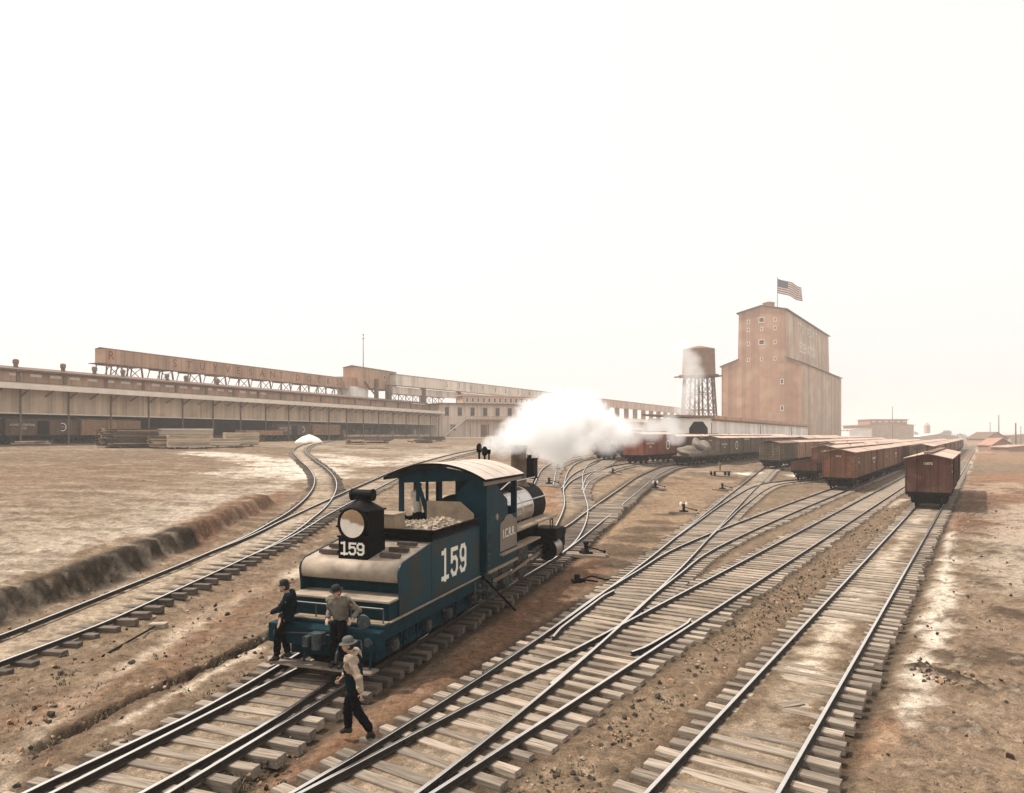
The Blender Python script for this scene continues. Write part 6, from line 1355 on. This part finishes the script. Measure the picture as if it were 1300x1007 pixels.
# clods and pale stones on the bare ground
M_stone = mat('pale_clods', (.42, .33, .24), .95, 0, .5, 3, .3, 15, rand=.3)
M_cinder = mat('dark_cinders', (.05, .037, .026), .95, 0, .4, 3, .3, 15)
mb = MB()
def clod(x, y, r_):
    M = Matrix.Translation((x, y, ground_z(x, y) + r_ * .3)) @ Euler((random.random() * 3, random.random() * 3, random.random() * 3)).to_matrix().to_4x4()
    bm_v = [(1, 0, -.3), (.3, .95, -.2), (-.8, .6, -.3), (-.8, -.6, -.2), (.3, -.95, -.3), (.5, .4, .6), (-.5, .3, .7), (0, -.6, .65)]
    vs = [M @ Vector((p[0] * r_ * random.uniform(.7, 1.2), p[1] * r_ * random.uniform(.7, 1.2), p[2] * r_)) for p in bm_v]
    mb.add(vs, [(0, 1, 5), (1, 2, 6, 5), (2, 3, 6), (3, 7, 6), (3, 4, 7), (4, 0, 5, 7), (5, 6, 7), (0, 4, 3, 2, 1)], random.choice((0, 1, 2, 2)))
for _ in range(5200):
    yy = 7 * (9.0 ** random.random()); u0 = random.choice((random.uniform(-1.5, 14), random.uniform(-1.5, 14), random.uniform(-5.6, -4.6), -13.0)); 
    if u0 == -13.0: x, y = G(random.uniform(40, 330), 900 - 0).x, 0; px = random.uniform(0, 380); q = G(px, random.uniform(700, 985)); x, y = q.x, q.y
    else: s_ = yy; x, y = xy(u0, s_)
    if y < 5: continue
    clod(x, y, min(.12, abs(random.gauss(.0, .028)) + .008))
for _ in range(420):
    t_ = random.random(); px = 1165 + 78 * t_ + random.gauss(0, 5); q = G(px, 838 + 24 * t_ + random.gauss(0, 4)); clod(q.x, q.y, abs(random.gauss(.03, .02)) + .01)
tag(mb.build('rubble', [M_stone, M_dirt, M_cinder]), 'scattered clods and pebbles on the bare dirt', 'rubble', kind='stuff')

# dry weeds on the bank, beside the right-hand tracks and along the ditch
mb = MB()
def tuft(x, y, h):
    zb = ground_z(x, y)
    for _ in range(random.randint(4, 9)):
        a = random.uniform(0, 6.28); w = random.uniform(.006, .014); d = Vector((math.cos(a), math.sin(a), 0)); s_ = Vector((-d.y, d.x, 0)) * w; p = Vector((x + random.gauss(0, .05), y + random.gauss(0, .05), zb - .02)); hh = h * random.uniform(.5, 1.2)
        q = p + d * hh * .25 + Vector((0, 0, hh * .7)); t = p + d * hh * random.uniform(.5, 1.0) + Vector((0, 0, hh)); mb.add([p - s_, p + s_, q + s_ * .8, q - s_ * .8, t], [(0, 1, 2, 3), (3, 2, 4)], random.choice((0, 0, 1)))
for _ in range(700):
    s_ = 8 * (7.0 ** random.random()); x, y = xy(random.gauss(-5.1, .42), s_); tuft(x, y, random.uniform(.025, .07))
for _ in range(350):
    s_ = 8 * (6.0 ** random.random()); x, y = xy(random.uniform(-.6, 12), s_); tuft(x, y, random.uniform(.03, .09))
for _ in range(500):
    q = G(random.uniform(0, 330), random.uniform(790, 985)); tuft(q.x, q.y, random.uniform(.04, .11))
tag(mb.build('weeds', [mat('dry_weeds', (.16, .125, .07), .9, 0, .3, 5), mat('dark_weeds', (.07, .065, .038), .9, 0, .3, 5)]), 'sparse dry weeds on the bare ground', 'weeds', kind='stuff')

# ---------------------------------------------------------------- distance
def pole(px, ytop, Y, label, cross=True, r_=.14):
    p = P(px, ytop, Y); zb = ground_z(p.x, p.y); mb = MB(); mb.cyl((0, 0, 0), (0, 0, p.z - zb), r_ * 1.3, r_ * .8, 10)
    if cross: mb.box(-.9, .9, -.06, .06, p.z - zb - .7, p.z - zb - .55)
    tag(mb.build('utility_pole', M_post, None, (p.x, p.y, zb), random.uniform(-.4, .4)), label, 'pole', 'poles in the distance')
pole(1133, 516, 460, 'slender pole rising behind the far warehouse', False, .22); pole(1289.5, 537, 230, 'dark utility pole at the right edge of the picture', False, .22); pole(1268, 527, 420, 'tall faint pole beyond the gabled shed', False, .3); pole(1257, 536, 420, 'short faint pole beyond the gabled shed', False, .2); pole(1296, 541, 330, 'thin pole beyond the dark pole at the right edge', False, .15)
def simple_house(name, label, cat, px0, px1, ytop, ybase, Y, depth, wallm, roofm, rise, rot=0.0, clere=False):
    a = P(px0, ybase, Y); w_ = (px1 - px0) * Y / FPX; zt = P(px0, ytop, Y).z; zb = ground_z(a.x, a.y); h = zt - zb; ev = h - rise
    r_ = thing(name, label, cat, (a.x, a.y, zb), rot)
    mb = MB(); mb.box(0, w_, 0, depth, 0, ev); mb.build('wall', wallm, r_)
    mb = MB(); mb.prism([(-.04 * w_, ev), (w_ * .5, h), (w_ * 1.04, ev), (w_ * 1.04, ev + .25), (w_ * .5, h + .25), (-.04 * w_, ev + .25)], (0, -.4, 0), (1, 0, 0), (0, 0, 1), (0, depth + .8, 0)); mb.prism([(0, ev), (w_, ev), (w_ * .5, h)], (0, .01, 0), (1, 0, 0), (0, 0, 1), (0, .3, 0), 1); mb.build('roof', [roofm, wallm], r_)
    return r_, w_, h
M_fawnwall = mat('fawn_wall', (.42, .29, .22), .9, 0, .15, .4); M_fawnroof = mat('fawn_roof', (.36, .20, .145), .9, 0, .2, .4)
r_, w_, h = simple_house('warehouse', 'broad far warehouse with a raised row of clerestory windows', 'warehouse', 1107, 1160, 538, 556, 460, 40, M_fawnwall, M_fawnroof, 1.0)
mb = MB(); mb.box(.6, w_ - 2, 4, 20, h - .4, h + 2.6); mb.box(0, w_ - 1.2, 3.4, 20.6, h + 2.6, h + 3.0); mb.build('clerestory', M_fawnroof, r_)
for k in range(6): mb = MB(); mb.box(2.2 + k * 4, 4.4 + k * 4, 3.9, 3.97, h + .9, h + 1.9); mb.build('window', M_winpale, r_)
simple_house('warehouse', 'low pale flat warehouse left of the clerestory warehouse', 'warehouse', 1078, 1106, 545, 557, 440, 30, M_whitewall, M_fascia, .4)
simple_house('shed', 'long low shed with pale roof beyond the far boxcar rows', 'shed', 1168, 1216, 551, 558, 520, 16, M_fawnwall, M_fascia, 2.2)
simple_house('shed', 'grey gabled shed among the poles at far right', 'shed', 1252, 1279, 549, 565, 330, 14, M_fawnwall, M_roofbrown, 3.2)
simple_house('hut', 'brown gabled hut in front of the grey shed at far right', 'hut', 1259, 1286, 557, 570, 235, 7, M_fawnroof, M_fawnroof, 2.4)
simple_house('shed', 'long low brown shed behind the dark pole at right edge', 'shed', 1281, 1330, 566, 575, 215, 8, M_fawnroof, M_fawnwall, .6)
simple_house('shed', 'pale far shed at the right edge of the picture', 'shed', 1283, 1340, 551, 562, 420, 14, M_fawnwall, M_fawnwall, 1.0)
mb = MB(); a = P(1177, 541, 700); mb.box(-2, 2, -2, 2, 0, a.z - 1); mb.lathe([(2.6, 0), (1.6, 1.6), (.3, 3)], (0, 0, a.z - 1.2), (0, 0, 1), 8); tag(mb.build('tower', M_fawnwall, None, (a.x, a.y, ground_z(a.x, a.y))), 'small faint tower on the horizon beyond the boxcars', 'tower')
# a far line of trees on the horizon, one mass
mb = MB(); M_leaf = mat('far_foliage', (.07, .075, .045), .9, 0, .4, .3)
for k in range(2600):
    px = random.choice((random.uniform(1160, 1250), random.uniform(1188, 1206), random.uniform(1240, 1420), random.uniform(-500, 1100))); Y = random.uniform(780, 860); X = (px - CX) * Y / FPX; top = 3.0 + 2.0 * math.sin(px * .11) + 1.4 * math.sin(px * .31) + (3.5 if 1186 < px < 1208 else 0)
    c = Vector((X, Y, ground_z(X, Y) + random.uniform(.2, 1) * max(1.5, top))); 
    for _ in range(2):
        d1 = Vector((random.gauss(0, 1), random.gauss(0, 1), random.gauss(0, 1))).normalized() * random.uniform(.5, 1.4); d2_ = Vector((random.gauss(0, 1), random.gauss(0, 1), random.gauss(0, 1))).normalized() * random.uniform(.5, 1.4); mb.add([c, c + d1, c + d1 + d2_, c + d2_], [(0, 1, 2, 3)])
tag(mb.build('treeline', M_leaf), 'low hazy line of trees along the horizon', 'trees', kind='stuff')

# ---------------------------------------------------------------- steam
def steam(name, label, balls, dens, nscale, edge, seed=0.0):
    bm = bmesh.new()
    for (x, y, zz, r_) in balls: bmesh.ops.create_icosphere(bm, subdivisions=3, radius=r_ * 1.30, matrix=Matrix.Translation((x, y, zz)))
    me = bpy.data.meshes.new(name); bm.to_mesh(me); bm.free(); o = bpy.data.objects.new(name, me); C.objects.link(o)
    md = o.modifiers.new('r', 'REMESH'); md.mode = 'VOXEL'; md.voxel_size = max(.08, min(b[3] for b in balls) * .35)
    me2 = bpy.data.meshes.new_from_object(o.evaluated_get(bpy.context.evaluated_depsgraph_get())); bpy.data.objects.remove(o)
    m = bpy.data.materials.new(name + '_vapour'); m.use_nodes = True; N, L = m.node_tree.nodes, m.node_tree.links; N.remove(N['Principled BSDF'])
    pv = N.new('ShaderNodeVolumePrincipled'); pv.inputs['Color'].default_value = (1, 1, 1, 1); pv.inputs['Anisotropy'].default_value = .2; L.new(pv.outputs[0], N['Material Output'].inputs['Volume'])
    tc = N.new('ShaderNodeTexCoord'); cur = None
    for (x, y, zz, r_) in balls:
        ds = N.new('ShaderNodeVectorMath'); ds.operation = 'DISTANCE'; L.new(tc.outputs['Object'], ds.inputs[0]); ds.inputs[1].default_value = (x, y, zz)
        f = N.new('ShaderNodeMath'); f.operation = 'MULTIPLY_ADD'; L.new(ds.outputs['Value'], f.inputs[0]); f.inputs[1].default_value = -1.0 / r_; f.inputs[2].default_value = 1.0
        if cur is None: cur = f.outputs[0]
        else: mx = N.new('ShaderNodeMath'); mx.operation = 'SMOOTH_MAX'; mx.inputs[2].default_value = .25; L.new(cur, mx.inputs[0]); L.new(f.outputs[0], mx.inputs[1]); cur = mx.outputs[0]
    no = N.new('ShaderNodeTexNoise'); no.inputs['Scale'].default_value = nscale; no.inputs['Detail'].default_value = 7; no.inputs['Roughness'].default_value = .66; no.inputs['Distortion'].default_value = .6; L.new(tc.outputs['Object'], no.inputs['Vector'])
    na = N.new('ShaderNodeMath'); na.operation = 'MULTIPLY_ADD'; L.new(no.outputs['Fac'], na.inputs[0]); na.inputs[1].default_value = edge * 2; na.inputs[2].default_value = -edge
    ad = N.new('ShaderNodeMath'); L.new(cur, ad.inputs[0]); L.new(na.outputs[0], ad.inputs[1])
    mr = N.new('ShaderNodeMapRange'); mr.interpolation_type = 'SMOOTHSTEP'; mr.inputs[1].default_value = .0; mr.inputs[2].default_value = .45; mr.inputs[3].default_value = 0; mr.inputs[4].default_value = dens; L.new(ad.outputs[0], mr.inputs[0]); L.new(mr.outputs[0], pv.inputs['Density'])
    me2.materials.clear(); me2.materials.append(m); me2.name = name
    return tag(obj(name, me2), label, 'steam', kind='stuff')
def ball(px, py, Y, rpx): p = P(px, py, Y); return (p.x, p.y, p.z, rpx * Y / FPX)
steam('steam', 'dense white steam plume blowing from the locomotive safety valves', [ball(613, 569, 23.0, 7), ball(624, 567, 23.6, 13), ball(638, 562, 24.6, 19), ball(657, 555, 26.2, 26), ball(678, 545, 28.5, 36), ball(700, 540, 31.5, 44), ball(704, 520, 32, 27), ball(722, 534, 35.5, 38), ball(712, 562, 33, 32), ball(742, 527, 39, 30), ball(762, 538, 42, 26), ball(728, 515, 37, 20), ball(784, 546, 46, 20), ball(740, 562, 38, 20), ball(692, 512, 31, 16)], 3.4, 1.15, .98)
steam('drifting_steam', 'thin white steam drifting over the dark gondola and red boxcar', [ball(772, 552, 60, 30), ball(800, 549, 66, 24), ball(828, 546, 72, 18), ball(850, 538, 78, 16), ball(858, 554, 80, 15), ball(738, 515, 52, 26)], .42, .55, .5)
steam('drifting_steam', 'faint steam column rising past the water tank', [ball(868, 520, 140, 16), ball(872, 500, 145, 18), ball(880, 478, 150, 18), ball(874, 460, 152, 18), ball(865, 445, 154, 16)], .2, .28, .45)

# ---------------------------------------------------------------- haze: one box of even air round everything
mb = MB(); mb.box(-3200, 3200, -90, 2750, -1.3, 66)
hz = bpy.data.materials.new('hazy_air'); hz.use_nodes = True; N, L = hz.node_tree.nodes, hz.node_tree.links; N.remove(N['Principled BSDF'])
pv = N.new('ShaderNodeVolumePrincipled'); pv.inputs['Color'].default_value = (1.0, .98, .955, 1); pv.inputs['Density'].default_value = .00065; pv.inputs['Anisotropy'].default_value = .1; L.new(pv.outputs[0], N['Material Output'].inputs['Volume'])
tag(mb.build('haze', hz), 'pale warm haze over the yard', 'haze', kind='stuff')
